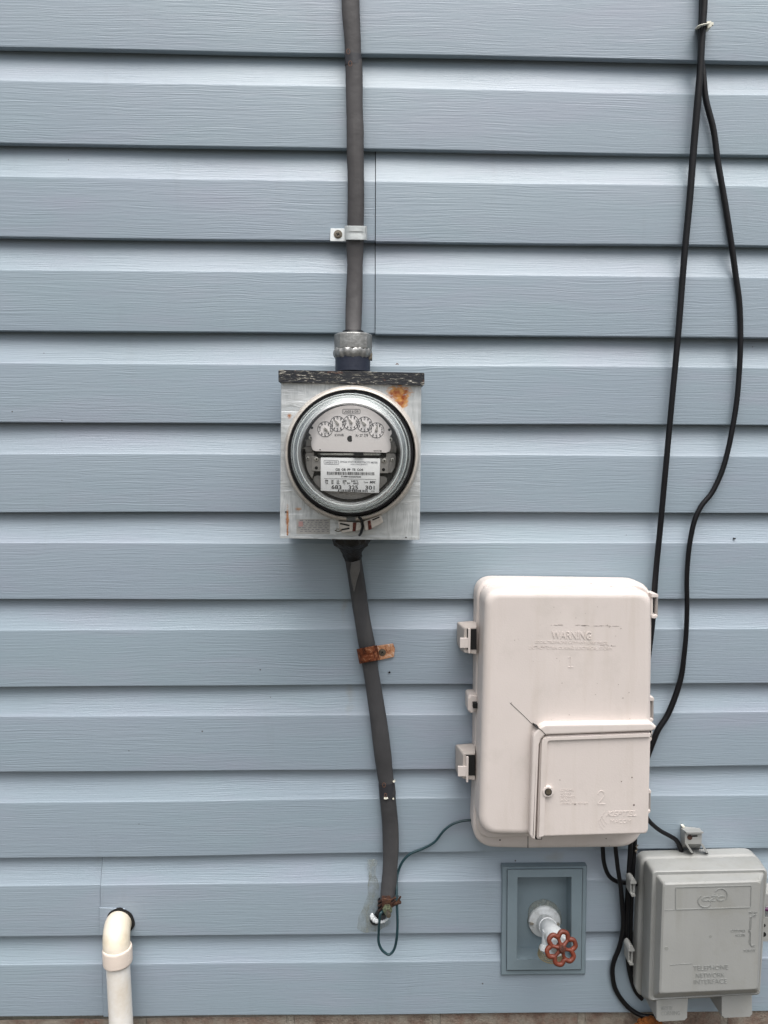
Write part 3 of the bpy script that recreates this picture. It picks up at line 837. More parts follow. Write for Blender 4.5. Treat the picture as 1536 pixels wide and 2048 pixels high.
text_into(bm, 'CEI  OE  PP  TE  COS', [(671, 936.6), (726.3, 937.2), (726.3, 941.8), (671, 941.2)], no, .0001, .025)
random.seed(9)
x = 654
while x < 749:
    w_ = random.choice((.9, .9, 1.3, 1.8)); box(bm, x, 943.4+(x-654)*.012, x+w_, 949.4+(x-654)*.012, no, no+.0001); x += w_+random.choice((.8, 1.0, 1.3))
text_into(bm, 'F14801020307020', [(682.5, 951.4), (722, 952.3), (722, 955.3), (682.5, 954.4)], no, .0001, .02)
stroke(bm, [(648.5, 956.8), (752, 959)], .5, no, no+.0001)
for s_, x0, x1 in (('FM', 650.3, 656), ('2S', 662.5, 667), ('CL', 673.5, 678.5), ('200', 685.3, 693.3), ('240 V', 702, 716.5)):
    text_into(bm, s_, [(x0, 959.5+(x0-650)*.012), (x1, 959.5+(x1-650)*.012), (x1, 963.2+(x1-650)*.012), (x0, 963.2+(x0-650)*.012)], no, .0001, .02)
for s_, x0, x1 in (('TA', 650.3, 656), ('30', 662.5, 667), ('Kh', 673.5, 678.8), ('7.2', 685.3, 690.5), ('3W', 693.7, 700.3), ('60HZ', 706.5, 717.3)):
    text_into(bm, s_, [(x0, 964.2+(x0-650)*.012), (x1, 964.2+(x1-650)*.012), (x1, 967.9+(x1-650)*.012), (x0, 967.9+(x0-650)*.012)], no, .0001, .02)
text_into(bm, 'TYPE', [(727.3, 963.6), (736.2, 963.9), (736.2, 966.3), (727.3, 966)], no, .0001, .005)
text_into(bm, 'MX', [(740.5, 961.8), (751.5, 962), (750.5, 966.8), (739.5, 966.5)], no, .0001, .05)
text_into(bm, '683', [(663, 970), (682.8, 970.3), (682.8, 978.5), (663, 978)], no, .0001, .012)
text_into(bm, '325', [(697.3, 970.7), (716, 971), (716, 979), (697.3, 978.6)], no, .0001, .012)
text_into(bm, '301', [(730.7, 971.2), (749, 971.5), (749, 979.6), (730.7, 979.2)], no, .0001, .012)
x = 676
while x < 735:
    w_ = random.choice((.9, 1.3, 2.0)); box(bm, x, 978.8+(x-676)*.02, x+w_, 983+(x-676)*.02, no, no+.0001); x += w_+random.choice((.8, 1.0, 1.6))
text_into(bm, '-0398', [(741.5, 981.2), (749, 981.5), (749, 983.4), (741.5, 983.2)], no, .0001, .01)
obj('black_print', bm, M_INK, npl, smooth=0)

# ---------------------------------------------------------------- below the box: sealant and lower cable
bm = bmesh.new()
rings = []
for (yy, xc, rx, ry, of) in ((1066, 701, 38, 30, .045), (1082, 701, 37, 30, .045), (1090, 702, 33, 28, .043), (1096, 703, 25, 22, .038), (1104, 704, 20, 18, .032), (1112, 705, 18.5, 16, .027), (1122, 706, 15.5, 12, .022)):
    c = P(xc, yy, of); s_ = ppm(of)
    rings.append([c+Vector((math.cos(a)*rx/s_, math.sin(a)*ry/s_, 0))*(1+.07*math.sin(a*5+yy)+.05*math.sin(a*11+yy*2)) for a in [2*math.pi*k/48 for k in range(48)]])
loft(bm, rings)
tag(obj('sealant', bm, M_TAR, smooth=60), 'lumpy black tar sealant under the meter box where the cable leaves', 'sealant')
c2 = [(704, 1098, .030, 34), (706, 1115, .024, 34), (710, 1140, .018, 33), (714, 1165, .013, 33), (717.5, 1190, .010, 33), (722.5, 1225, .010, 32), (732, 1280, .011, 33.5), (737, 1305, .011, 33),
      (741.5, 1340, .011, 31.5), (748, 1380, .010, 32), (757, 1440, .010, 34), (764.5, 1500, .010, 35.5), (770.5, 1550, .010, 32.5), (775.5, 1580, .010, 32.5), (775.8, 1600, .010, 33),
      (780.5, 1650, .010, 33.5), (781.5, 1700, .010, 33), (780, 1740, .012, 31), (777, 1778, .016, 32), (773.5, 1803, .019, 29), (767, 1822, .017, 25), (757, 1836, .008, 23), (746, 1845, -.004, 22), (738, 1850, -.014, 22)]
cab2 = cable('service_cable', c2, M_SHEATH2, 'flat grey service cable running from below the meter box down into the wall', n=5, seg=20, asp=.6, wob=.012)
bm = bmesh.new(); tube(bm, [P(773, 1565, .010), P(774.3, 1580, .010), P(775.2, 1596, .010)], 16.8/ppm(.01), 20, .63); obj('tape_band', bm, M_TAPE, cab2)
for (px, py, s_) in ((768, 1570, 1), (771, 1590, .8)):
    bm = bmesh.new(); tube(bm, [P(px+3*math.cos(a)*s_, py+4.4*math.sin(a)*s_, .0195) for a in [2*math.pi*k/16 for k in range(16)]], .0004, 6, closed=True); obj('staple_mark', bm, M_STAPLE, cab2)
for (x0, y0, x1, y1, o_) in ((768, 1597.5, 776, 1597, .0203), (785.5, 1598, 788, 1597.6, .018), (786, 1564, 790.5, 1562, .0165)):
    bm = bmesh.new(); stroke(bm, [(x0, y0), ((x0+x1)/2, y0+.8), (x1, y1)], 1.5, .012, o_)
    obj('paint_fleck', bm, M_TIE, cab2)
M_SCUF = simple('scuffed_sheath', lin(92, 90, 88), .4, var=.2, vs=80)
bm = bmesh.new()
ploft(bm, [([(702, 1124), (712, 1121), (720, 1120), (720, 1140), (714, 1160), (708, 1184), (703, 1165), (700, 1145)], .0292), ([(704, 1128), (712, 1125), (717, 1125), (717, 1140), (712, 1158), (708, 1176), (705, 1163), (703, 1147)], .0318)], cap0=False)
obj('scuffed_patch', bm, M_SCUF, cab2, smooth=80)
bm = bmesh.new()
tube(bm, [P(770, 1800, .018), P(767, 1822, .017), P(757, 1836, .008), P(749, 1842, .0)], [k_(14.8, .018), k_(12.8, .017), k_(11.9, .008), k_(11.4, .0)], 20, .62)
obj('grimy_sleeve', bm, M_BLACK, cab2)
# white paint collar on the stub and caulk smear
bm = bmesh.new()
qq = crom([(744, 1826, .013, 2.0), (745, 1834, .016, 5.5), (751, 1841, .019, 5.2), (759, 1844, .021, 3.2), (768, 1842.5, .019, 2.8), (776, 1837, .012, 1.6)], 6)
tube(bm, [P(a[0], a[1], a[2]) for a in qq], [a[3]*(1+.18*math.sin(i*1.9))/1580 for i, a in enumerate(qq)], 14, .7)
tag(obj('paint_collar', bm, M_WHITEP), 'blob of white paint on the cable stub where it enters the wall', 'paint')
bm = bmesh.new()
o_sm = [(735, 1719), (742, 1721), (748, 1718), (756, 1722), (752, 1735), (751, 1748), (758, 1770), (757, 1792), (761, 1803), (758, 1818), (768, 1838), (784, 1842), (778, 1851), (766, 1855), (757, 1864), (744, 1862), (733, 1867), (722, 1862), (713, 1858), (716, 1846), (717, 1832), (726, 1818), (729, 1803), (737, 1789), (735, 1772), (739, 1752), (734, 1738)]
slab(bm, rounded(o_sm, 6, 3), .0, .0016, .0004, 1)
tag(obj('caulk_smear', bm, M_SMEAR, smooth=60), 'translucent caulk smeared on the siding beside the lower cable end', 'caulk')
# ground clamp
gc = thing('ground_clamp', 'corroded copper ground clamp with bolt on the lower cable end', 'clamp', P(775, 1830, .02))
bm = bmesh.new()
for (ya, yb, th) in ((1804, 1796, 2.2), (1812, 1802, 2.6), (1821, 1809, 2.2)):
    pts = [P(*q) for q in ((757, ya-3, .010), (758, ya, .024), (768, (ya+yb)/2-2, .031), (780, (ya+yb)/2, .030), (790, yb, .024), (796, yb-4, .018))]
    tube(bm, crom(pts, 4), th/ppm(.025)*.9, 8)
obj('wire_wrap', bm, M_RUSTD, gc)
bm = bmesh.new(); slab(bm, rounded([(763, 1801), (781, 1799), (785, 1815), (778, 1826), (765, 1822)], 3, 3), .02, .0325, .001, 2); obj('clamp_body', bm, M_RUSTD, gc)
bm = bmesh.new(); a0 = P(774, 1815, .030); a1 = P(777.5, 1832, .052); ax = (a1-a0)
lathe(bm, a0, [(.0058, 0), (.0062, .002), (.0060, ax.length*.45), (.0046, ax.length*.55)], 6, axis=ax, cap0=True, cap1=True); obj('hex_nut', bm, M_GREENISH, gc)
bm = bmesh.new(); lathe(bm, a0, [(.0032, 0), (.0032, ax.length*.95), (.0026, ax.length)], 14, axis=ax, cap0=True, cap1=True); obj('bolt', bm, M_SCREW, gc)
bm = bmesh.new(); tube(bm, [P(785, 1812, .026), P(794, 1806, .028), P(801, 1793, .030)], .0013, 8); tube(bm, [P(786, 1809, .026), P(801, 1804, .030)], .0022, 8); obj('wire_tail', bm, M_RUSTD, gc)
gw = [(770, 1822, .030, 5.5), (762, 1826, .036, 5.5), (759, 1840, .036, 5.5), (757.5, 1865, .034, 5.5), (757, 1882, .034, 5.6), (762, 1897, .034, 5.6), (772, 1907, .034, 5.6), (780, 1908.5, .034, 5.6), (788, 1899, .033, 5.6), (793, 1880, .032, 5.6), (795, 1850, .030, 5.4), (794, 1812, .026, 5.4),
      (793.5, 1780, .018, 5.2), (793.5, 1757, .010, 5.2), (797, 1742, .006, 5.2), (803, 1727, .005, 5.2), (812, 1715, .004, 5.2), (824, 1706, .004, 5.2), (845, 1697.5, .004, 5.2), (862, 1689, .005, 5), (873, 1680, .006, 5), (887, 1662, .008, 5), (902, 1650, .008, 5), (920, 1643, .008, 5), (938, 1640.5, .008, 5), (960, 1640, .008, 5)]
cable('ground_wire', gw, M_WIRE, 'thin dark green ground wire looping from the clamp up to the beige box', cat='wire', n=6, seg=10)

# ---------------------------------------------------------------- beige terminal box
tb = thing('terminal_box', 'large beige plastic utility box with a small lower door and a crack', 'utility box', P(1120, 1690, 0))
bm = bmesh.new()
o1 = rounded([(953.5, 1157.5), (1305.5, 1162), (1303, 1400), (1284.5, 1692.5), (1058, 1695), (943.5, 1692.5), (949, 1560)], [38, 46, 0, 50, 0, 50, 0], 8)
soft_slab(bm, [(954, 1158), (1305.5, 1162.5), (1303, 1400), (1285, 1696.5), (1058, 1699), (944, 1696.5), (950, 1560)], [38, 46, 0, 50, 0, 50, 0], .002, .031, .006, 5)
base = obj('base', bm, M_BEIGE, tb)
bm = bmesh.new(); stroke(bm, [(1056, 1672), (1056, 1696)], 1.2, .030, .0313); obj('base_seam', bm, M_DARK, base, smooth=0)
bm = bmesh.new()
o2 = rounded([(961, 1166), (1304.5, 1169), (1297, 1662), (953, 1677)], [34, 40, 26, 34], 8)
soft_slab(bm, [(962, 1167), (1304.5, 1170), (1297, 1662), (954, 1678)], [34, 40, 26, 34], .02, .042, .0015, 3)
obj('rim', bm, M_BEIGE, tb)
bm = bmesh.new()
CF = .080
o3 = rounded([(970, 1177), (1306, 1178), (1304, 1440), (1294.5, 1669), (1075, 1671), (958, 1669)], [28, 28, 0, 24, 0, 36], 8)
soft_slab(bm, [(971, 1181), (1306, 1182), (1304, 1440), (1294.5, 1672), (1075, 1674), (958, 1672)], [30, 30, 0, 26, 0, 38], .035, CF, .0085, 7)
cover = obj('cover', bm, M_BEIGE, tb, smooth=50)
# raised ridge round the small door
bm = bmesh.new()
rd = [(1313, 1453), (1303, 1446), (1092, 1449), (1080, 1455), (1069, 1466), (1065.5, 1480), (1059.5, 1669), (1063, 1677.5), (1070.5, 1679.5), (1078.5, 1490), (1083, 1478), (1091, 1470.5), (1304, 1462.5), (1311, 1459)]
soft_slab(bm, rd, 0, CF-.012, .0915, .0022, 4)
obj('ridge', bm, M_BEIGE, cover, smooth=50)
bm = bmesh.new()
slab(bm, rounded([(1080.2, 1478), (1091, 1469), (1303, 1461.5), (1302, 1475), (1092, 1482), (1084, 1679), (1071.5, 1679)], [8, 8, 0, 0, 0, 0, 0], 4), CF-.01, CF+.0015, 0)
obj('door_gap_shade', bm, M_DARK, cover, smooth=0)  # dark strip painted in for the shade between door and ridge
bm = bmesh.new()
DO = .0885
dd = rounded([(1080.5, 1472), (1302, 1464.5), (1297, 1662), (1292, 1668), (1085, 1674), (1083, 1679), (1074, 1679.5)], [18, 3, 14, 6, 3, 2, 3], 6)
soft_slab(bm, [(1080.5, 1472), (1302, 1464.5), (1297, 1662), (1292, 1668), (1085, 1674), (1083, 1679), (1074, 1679.5)], [18, 3, 8, 3, 0, 0, 3], CF-.01, DO, .0022, 4)
door = obj('door', bm, M_BEIGE, tb, smooth=50)
bm = bmesh.new()   # upstand along top and hinge side of the door
slab(bm, rounded([(1084, 1476), (1302, 1467), (1301, 1473.5), (1097, 1481), (1094, 1486), (1088, 1672), (1078, 1674)], [10, 1, 1, 5, 0, 1, 1], 5), DO-.002, DO+.0028, .0012, 3)
obj('door_rim', bm, M_BEIGE, door, smooth=50)
bm = bmesh.new(); disc(bm, 1096.7, 1584, 10.8, DO-.001, DO+.0042, .0012, 36)
boss = obj('screw_boss', bm, M_BEIGE, door)
bm = bmesh.new(); disc(bm, 1096.7, 1584.2, 7.2, DO+.003, DO+.0045, 0, 24); obj('screw_recess', bm, M_DARK, boss, smooth=0)
bm = bmesh.new(); disc(bm, 1097, 1584.2, 5.6, DO+.003, DO+.0050, .0004, 24); obj('screw', bm, M_SCREW, boss)
bm = bmesh.new(); ck = crom([(1020.5, 1406), (1033, 1418), (1048, 1432), (1063, 1447), (1072, 1454), (1081, 1459), (1091, 1469)], 3)
stroke(bm, [tuple(q) for q in ck[:12]], .8, CF-.001, CF+.0003); stroke(bm, [tuple(q) for q in ck[11:]], 1.2, CF, .0918)
obj('crack', bm, M_DARK, cover, smooth=0)
# embossed lettering
bm = bmesh.new()
EM = CF-.0003
text_into(bm, 'WARNING', [(1103.5, 1262), (1182, 1263.5), (1182, 1279), (1103.5, 1276.5)], EM, .0010, -.006)
stroke(bm, [(1137, 1316), (1141.5, 1313), (1141.5, 1334)], 1.5, EM, EM+.0007); stroke(bm, [(1136.5, 1334.5), (1146.5, 1334.5)], 1.5, EM, EM+.0007)
text_into(bm, 'LOCAL TELEPHONE COMPANY LINES INSIDE', [(1070, 1281), (1215, 1283), (1215, 1288.5), (1070, 1286)], EM, .0006)
text_into(bm, 'DO NOT OPEN DURING ELECTRICAL STORM', [(1058, 1292), (1224, 1294), (1224, 1300), (1058, 1297.5)], EM, .0006)
obj('embossed_lettering', bm, M_BEIGE, cover)
bm = bmesh.new(); random.seed(2)
M_SCG = simple('scuff_grey', lin(160, 151, 146), .7, bd=0)
def scuffs(x0, x1, y, sl, n):
    for _ in range(n):
        x = random.uniform(x0, x1); L_ = random.uniform(1.5, 9)
        b2 = bmesh.new(); stroke(b2, [(x, y+(x-x0)*sl+random.uniform(-1, 1)), (x+L_, y+(x+L_-x0)*sl+random.uniform(-1, 1))], random.uniform(.4, .9), CF-.0005, CF+.0002); obj('scuff_mark', b2, M_SCG, cover, smooth=0)
scuffs(1078, 1118, 1250, .01, 6); scuffs(1148, 1235, 1250.5, .02, 20); scuffs(1060, 1095, 1293, .01, 8); scuffs(1200, 1226, 1291, .03, 6)
for _ in range(26):
    b2 = bmesh.new(); disc(b2, random.uniform(1000, 1290), random.uniform(1210, 1440), random.uniform(.4, 1.1), CF-.0005, CF+.00025, 0, 8); obj('dirt_spot', b2, M_SCG, cover, smooth=0)
for q in ((1242, 1257, 1.4), (1223, 1291, 1.6), (1237, 1369, 1.2), (1258, 1385, 1.4), (1246, 1396, 1.6), (1215, 1250, 1.2)):
    b2 = bmesh.new(); disc(b2, q[0], q[1], q[2]*.8, CF-.0005, CF+.00025, 0, 8); obj('dirt_spot', b2, M_SCG, cover, smooth=0)
bm.free()
bm = bmesh.new()
bm.free(); M_DB = simple('dirt_brown', lin(96, 84, 78), .8, bd=0)
for q in ((1264, 1555, 1.3), (1268, 1610, 1.8), (1150, 1608.5, 1.6), (1243, 1563, 1), (1120, 1560, .8)):
    bm = bmesh.new(); disc(bm, q[0], q[1], q[2], DO-.0005, DO+.0002, 0, 8); obj('dirt_spot', bm, M_DB, door, smooth=0)
bm = bmesh.new()
DE = DO-.0003
stroke(bm, [tuple(q) for q in crom([(1196, 1588.5), (1198.5, 1583.5), (1203.5, 1582), (1208, 1584.5), (1209, 1590), (1205, 1597), (1196, 1608)], 4)], 1.6, DE, DE+.0007); stroke(bm, [(1195.5, 1608.3), (1211, 1608.3)], 1.6, DE, DE+.0007)
for i, (s_, w_) in enumerate((('CUSTOMER', 28), ('ACCESS', 22), ('DISCONNECT', 30), ('BEFORE', 24), ('CONNECTING TEST SET', 56))):
    y = 1578+i*6.6; text_into(bm, s_, [(1120, y), (1120+w_, y), (1120+w_, y+4.4), (1120, y+4.4)], DE, .0006)
text_into(bm, 'KEPTEL', [(1217, 1622), (1276, 1621), (1272, 1631.5), (1212, 1632)], DE, .0008, 0)
text_into(bm, 'MACOM', [(1221, 1638.5), (1262, 1638), (1262, 1646), (1221, 1646)], DE, .0006)
for r_ in (0, 6, 12):
    stroke(bm, [(1209-r_*.6+q[0], 1622+r_*.9+q[1]) for q in ((2, 0), (-3, 7), (-4, 13), (0, 20), (5, 26))], 1.2, DE, DE+.0006)
obj('embossed_lettering', bm, M_BEIGE, door)
# latches on the left
for (X0, Y0, X1, Y1, fx, fy, fb, bx, by0, by1, tx, ty0, ty1) in ((914, 1243, 953, 1308, 933, 1256, 1304, 936.5, 1258, 1307, 920, 1276.5, 1296), (911, 1488, 950, 1560, 931, 1508, 1556, 932.5, 1514, 1565, 916, 1533.5, 1553)):
    bm = bmesh.new()
    a = rounded([(X0, Y0+1), (X1, Y0-2), (X1, Y1), (X0+10, Y1-4), (X0, Y1-20)], [4, 0, 0, 6, 6], 4)
    mdl = rounded([(X0+3, Y0+3), (X1, Y0+1), (X1, Y1), (X0+11, Y1-4), (X0+3, Y1-19)], [4, 0, 0, 6, 6], 4)
    b_ = rounded([(fx-4, fy), (X1, fy-1), (X1, Y1), (X0+13, Y1-3), (fx-6, Y1-17)], [5, 0, 0, 6, 6], 4)
    ploft(bm, [(a, .004), (mdl, .024), (b_, .044)])
    lt = obj('latch', bm, M_BEIGE2, tb, smooth=50)
    bm = bmesh.new(); slab(bm, [(fx+1, fy+2), (X1, fy+2), (X1, Y1-9), (fx+1, Y1-9)], .040, .0446, 0); obj('opening', bm, M_DARK, lt, smooth=0)
    bm = bmesh.new(); slab(bm, rounded([(bx, by0), (bx+5, by0), (bx+4, by1), (bx, by1)], 1.5, 2), .044, .0475, .0005, 2); slab(bm, rounded([(tx, ty0), (bx+1, ty0), (bx+1, ty1), (tx, ty1)], 1, 2), .0435, .0468, .0005, 2)
    obj('latch_tab', bm, M_BEIGE, lt)
bm = bmesh.new(); slab(bm, rounded([(936, 1391), (956, 1391), (956, 1426), (936, 1426)], [6, 0, 0, 6], 4), .008, .034, .003, 3)
lk = obj('lock_tab', bm, M_BEIGE, tb)
bm = bmesh.new(); box(bm, 946.7, 1407, 958, 1417, .033, .0423); obj('lock_hole', bm, M_DARK, lk, smooth=0)
# hinges on the right
for (X, Y0, Y1, Wd) in ((1303, 1187, 1236, 14), (1298, 1394, 1444, 10.5), (1296, 1461, 1482, 9), (1291, 1579, 1627, 11.5)):
    bm = bmesh.new()
    slab(bm, rounded([(X, Y0), (X+Wd-1, Y0+1), (X+Wd, Y0+4), (X+Wd, Y0+8), (X, Y0+8)], 1.5, 2), .03, .052, .001, 2)
    slab(bm, rounded([(X, Y1-6), (X+Wd-1, Y1-6), (X+Wd-2, Y1-1), (X+Wd-6, Y1+1), (X, Y1+1)], 1.5, 2), .03, .052, .001, 2)
    box(bm, X-1, Y0+2, X+3, Y1-2, .03, .050, .0004)
    hg = obj('hinge', bm, M_BEIGE, tb)
    bm = bmesh.new(); tube(bm, [P(X+Wd-4.5, Y0+4, .045), P(X+Wd-5, Y1-4, .045)], .0022, 10); obj('hinge_pin', bm, simple('pin_grey', lin(150, 144, 140), .4) if 'pin_grey' not in bpy.data.materials else bpy.data.materials['pin_grey'], hg)

# ---------------------------------------------------------------- black cables on the right
ca = [(1408, -60, .012, 13), (1408.5, 0, .012, 13), (1405.5, 50, .012, 13), (1402.5, 100, .012, 13), (1400.5, 140, .012, 13), (1395.5, 200, .012, 13.5), (1387, 300, .010, 13.5), (1379.3, 400, .010, 13), (1368, 520, .010, 12.5), (1357, 660, .010, 12), (1344, 800, .010, 11.5), (1332, 930, .010, 11.5),
      (1320, 1060, .010, 11.5), (1313, 1130, .010, 11.5), (1309, 1180, .012, 12), (1305, 1240, .016, 12), (1298, 1300, .018, 12), (1290, 1360, .012, 12)]
cable('black_cable', ca, M_BLACK, 'black cable hanging nearly straight down to the top right of the beige box', group=None)
cb = [(1402, -60, .004, 10), (1403.5, 0, .004, 10), (1401.5, 60, .004, 10), (1402, 110, .004, 11), (1406.5, 150, .006, 11.5), (1412, 200, .007, 11.5), (1427, 260, .007, 11.5), (1436, 325, .007, 11.5), (1449, 400, .007, 11.5), (1457, 450, .007, 11.5), (1464.5, 500, .007, 11.3), (1471.3, 550, .007, 11.2), (1478.3, 600, .007, 11), (1480.8, 650, .007, 10.8),
      (1480.5, 700, .007, 10.6), (1478, 750, .007, 10.4), (1473.8, 800, .007, 10.4), (1466, 850, .007, 10.4), (1456, 900, .007, 10.4), (1443, 945, .007, 10.4), (1424, 985, .007, 10.4), (1402, 1013, .007, 10.4), (1388, 1045, .007, 10.4), (1379, 1090, .007, 10), (1375, 1130, .007, 9.6),
      (1373.5, 1165, .007, 9.4), (1374, 1215, .007, 9.6), (1372, 1270, .007, 9.8), (1368, 1312, .007, 10), (1363, 1350, .007, 11), (1351.5, 1390, .007, 11.8), (1335, 1430, .008, 12), (1316, 1460, .010, 12), (1306, 1484, .010, 12), (1294, 1515, .010, 12)]
cable('black_cable', cb, M_BLACK, 'black cable bowing far out to the right, then curving back behind the beige box')
cable('black_cable', [(1280, 1600, .012, 9), (1290, 1628, .012, 9), (1301, 1645, .012, 9), (1320, 1661, .012, 9), (1340, 1672, .010, 9), (1353, 1681, .008, 9.5), (1361, 1697, .006, 10), (1366, 1715, .006, 10)], M_BLACK,
      'short black cable curving from the beige box down behind the grey bracket')
cable('black_cable', [(1204, 1660, .016, 9), (1205.5, 1694, .016, 9), (1208, 1725, .014, 9), (1217, 1750, .012, 9), (1233, 1762.5, .010, 9), (1257, 1766, .010, 9), (1285, 1768, .008, 9)], M_BLACK,
      'black cable leaving the beige box underside and turning right behind the others')
cable('black_cable', [(1229, 1660, .020, 9), (1231, 1694, .020, 9), (1235.6, 1736, .020, 9), (1241, 1771, .018, 9.5), (1244, 1805, .016, 10), (1246.5, 1852, .014, 10), (1239.5, 1891, .012, 10), (1227, 1925, .010, 10), (1225, 1949, .008, 10), (1232, 1981, .006, 10), (1254, 2012, .006, 10), (1280, 2030, .010, 9.5), (1302, 2033, .014, 9.5), (1320, 2030, .010, 9)], M_BLACK,
      'long black cable sagging left from the beige box to the foot of the grey box')
cable('black_cable', [(1262, 1660, .020, 10), (1261, 1692, .020, 10), (1257.5, 1750, .018, 10), (1254, 1805, .014, 10), (1252.5, 1852, .012, 9.5), (1253.5, 1898, .010, 9.5), (1259, 1944, .008, 9), (1270, 1980, .006, 9), (1284, 1998, .006, 9)], M_BLACK,
      'left cable of the tight black pair running down along the side of the grey box')
cable('black_cable', [(1270, 1660, .018, 10), (1269, 1692, .016, 10), (1265.5, 1740, .014, 10), (1262.5, 1805, .008, 10), (1261, 1852, .006, 10), (1261, 1898, .004, 9), (1266, 1944, .004, 9), (1276, 1975, .004, 9)], M_BLACK,
      'right cable of the tight black pair, half hidden behind the grey box')
bm = bmesh.new()
tube(bm, crom([P(1276, 1690, .02), P(1272.5, 1694, .026), P(1275, 1699, .022), P(1271, 1702, .026), P(1274, 1706, .02)], 4), .0009, 8)
tag(obj('twist_wire', bm, M_SCREW), 'bit of twisted wire at the lower right corner of the beige box', 'wire')
# cable tie
ct = thing('cable_tie', 'white nylon cable tie round the two black cables at the top', 'cable tie', P(1406, 55, .01))
bm = bmesh.new()
lp = [P(1395.5, 57, .002), P(1395.5, 56, .012), P(1400, 51.5, .0205), P(1407, 49.5, .0215), P(1413, 48.5, .0175), P(1414.5, 47, .008), P(1410, 48, -.001), P(1402, 52, -.001)]
tube(bm, crom(lp+[lp[0]], 5)[:-1], .0032, 10, .32, closed=True, nrm=(0, 0, 1)); obj('loop', bm, M_TIE, ct)
bm = bmesh.new(); slab(bm, rounded([(1414, 42), (1423, 41), (1424, 53), (1415, 57)], 1.5, 2), .006, .016, .001, 2); obj('head', bm, M_TIE, ct)
bm = bmesh.new(); slab(bm, rounded([(1422, 44), (1427.5, 44), (1427.5, 50), (1422, 50)], 1, 2), .009, .0125, .0004, 2); obj('tail', bm, M_TIE, ct)

# ---------------------------------------------------------------- grey telephone box
gb = thing('telephone_box', 'grey plastic telephone network interface box standing on two square feet', 'telephone box', P(1400, 2040, 0))
bm = bmesh.new()
a = rounded([(1273, 1702), (1524, 1694.5), (1526, 1760), (1512, 1982), (1270, 1994), (1264.5, 1975), (1268, 1850)], [22, 34, 0, 6, 12, 6, 0], 6)
soft_slab(bm, [(1282, 1716), (1524, 1709), (1526, 1770), (1512, 1984), (1279, 1995), (1272, 1977), (1277, 1850)], [18, 34, 0, 6, 12, 0, 0], .002, .020, .005, 5)
gbase = obj('base', bm, M_GREY, gb)
bm = bmesh.new()
A_ = rounded([(1289, 1719), (1521, 1712.5), (1511, 1984), (1283, 1996)], [10, 16, 6, 10], 5)
B_ = rounded([(1304.5, 1742), (1535, 1737.5), (1519.5, 1989), (1296.5, 2002)], [9, 10, 6, 9], 5)
B2 = rounded([(1306.5, 1744.5), (1532.5, 1740), (1518, 1987), (1299, 2000)], [8, 9, 6, 8], 5)
C_ = rounded([(1312.5, 1750), (1529, 1744.5), (1517, 1986), (1306, 1996.5)], [6, 8, 6, 8], 5)
C1 = rounded([(1314, 1751.5), (1527.5, 1746), (1516.8, 1985), (1308, 1995)], [6, 8, 6, 8], 5)
D_ = rounded([(1325.5, 1765.5), (1522.5, 1760), (1515.2, 1979.5), (1318, 1988.5)], [6, 8, 6, 8], 5)
D2 = rounded([(1329.5, 1770), (1520.5, 1764), (1513, 1976.5), (1322.5, 1984.5)], [6, 8, 6, 8], 5)
ploft(bm, [(A_, .015), (A_, .034), (B_, .0635), (B2, .0650), (C_, .0642), (C1, .066), (D_, .0835), (D2, .0850)], cap0=False)
gcov = obj('cover', bm, M_GREY, gb, smooth=28)
GO = .085
for pts, tr_ in (([(1313, 1996), (1377.5, 1994), (1374, 2040), (1313.5, 2043.5)], 0), ([(1443.5, 1990), (1505.5, 1986), (1504.5, 2033), (1444, 2036)], 0)):
    bm = bmesh.new()
    f_ = rounded(pts, [0, 0, 4, 4], 4); bk = [P(x, y, .064) for x, y in f_]
    slab(bm, f_, .003, .0640, .003, 3)
    ft = obj('foot', bm, M_GREY, gb, smooth=50)
    if pts[0][0] < 1400: foot1 = ft
bm = bmesh.new()
text_into(bm, 'MADE BY', rq(1322, 2012, 1345, 2020, 0), .0639, .0004, .01); text_into(bm, 'CORNING', rq(1322, 2021.5, 1360, 2030, 1), .0639, .0004, .01)
M_EMB = simple('grey_moulding_shade', lin(136, 138, 136), .55, bd=0)
obj('embossed_lettering', bm, M_EMB, foot1, smooth=30)
bm = bmesh.new()
ge = GO-.0003
text_into(bm, 'TELEPHONE', rq(1386.5, 1930, 1456, 1939, 2.4), ge, .0008); text_into(bm, 'NETWORK', rq(1391.5, 1945, 1448.5, 1953.5, 2), ge, .0008)
text_into(bm, 'INTERFACE', rq(1387.5, 1957.5, 1453.5, 1966.5, 2.4), ge, .0008)
text_into(bm, 'SNAP', rq(1497, 1822.5, 1514, 1827.2), ge, .0007); text_into(bm, 'CUSTOMER', rq(1461.5, 1858.5, 1490.5, 1863.5), ge, .0007)
text_into(bm, 'ACCESS', rq(1470, 1867.5, 1489.5, 1872), ge, .0007); text_into(bm, 'SCREW', rq(1487, 1898, 1510.5, 1903, 1), ge, .0007)
obj('raised_lettering', bm, M_EMB, gcov, smooth=30)
bm = bmesh.new()
stroke(bm, rounded([(1351.5, 1775), (1502.8, 1771.3), (1501.5, 1815), (1351.5, 1819.5)], 3, 3), 1.3, ge, GO+.0006, closed=True)
obj('raised_frame', bm, M_EMB, gcov, smooth=30)
for q in ([(1328, 1821), (1350, 1820)], [(1341, 1930), (1385, 1927)]):
    bm = bmesh.new(); stroke(bm, q, .8, ge, GO+.0004); obj('mould_line', bm, M_EMB, gcov, smooth=30)
bm = bmesh.new()
for d_ in (0, 2.4): stroke(bm, [(1513-d_*.5, 1830.5+d_*1.2), (1510-d_, 1829.6+d_*1.2), (1505-d_*.1, 1830.6+d_), (1503.4-d_, 1834), (1502-d_, 1858), (1499.5-d_*.6, 1861)], .8, ge, GO+.0006)
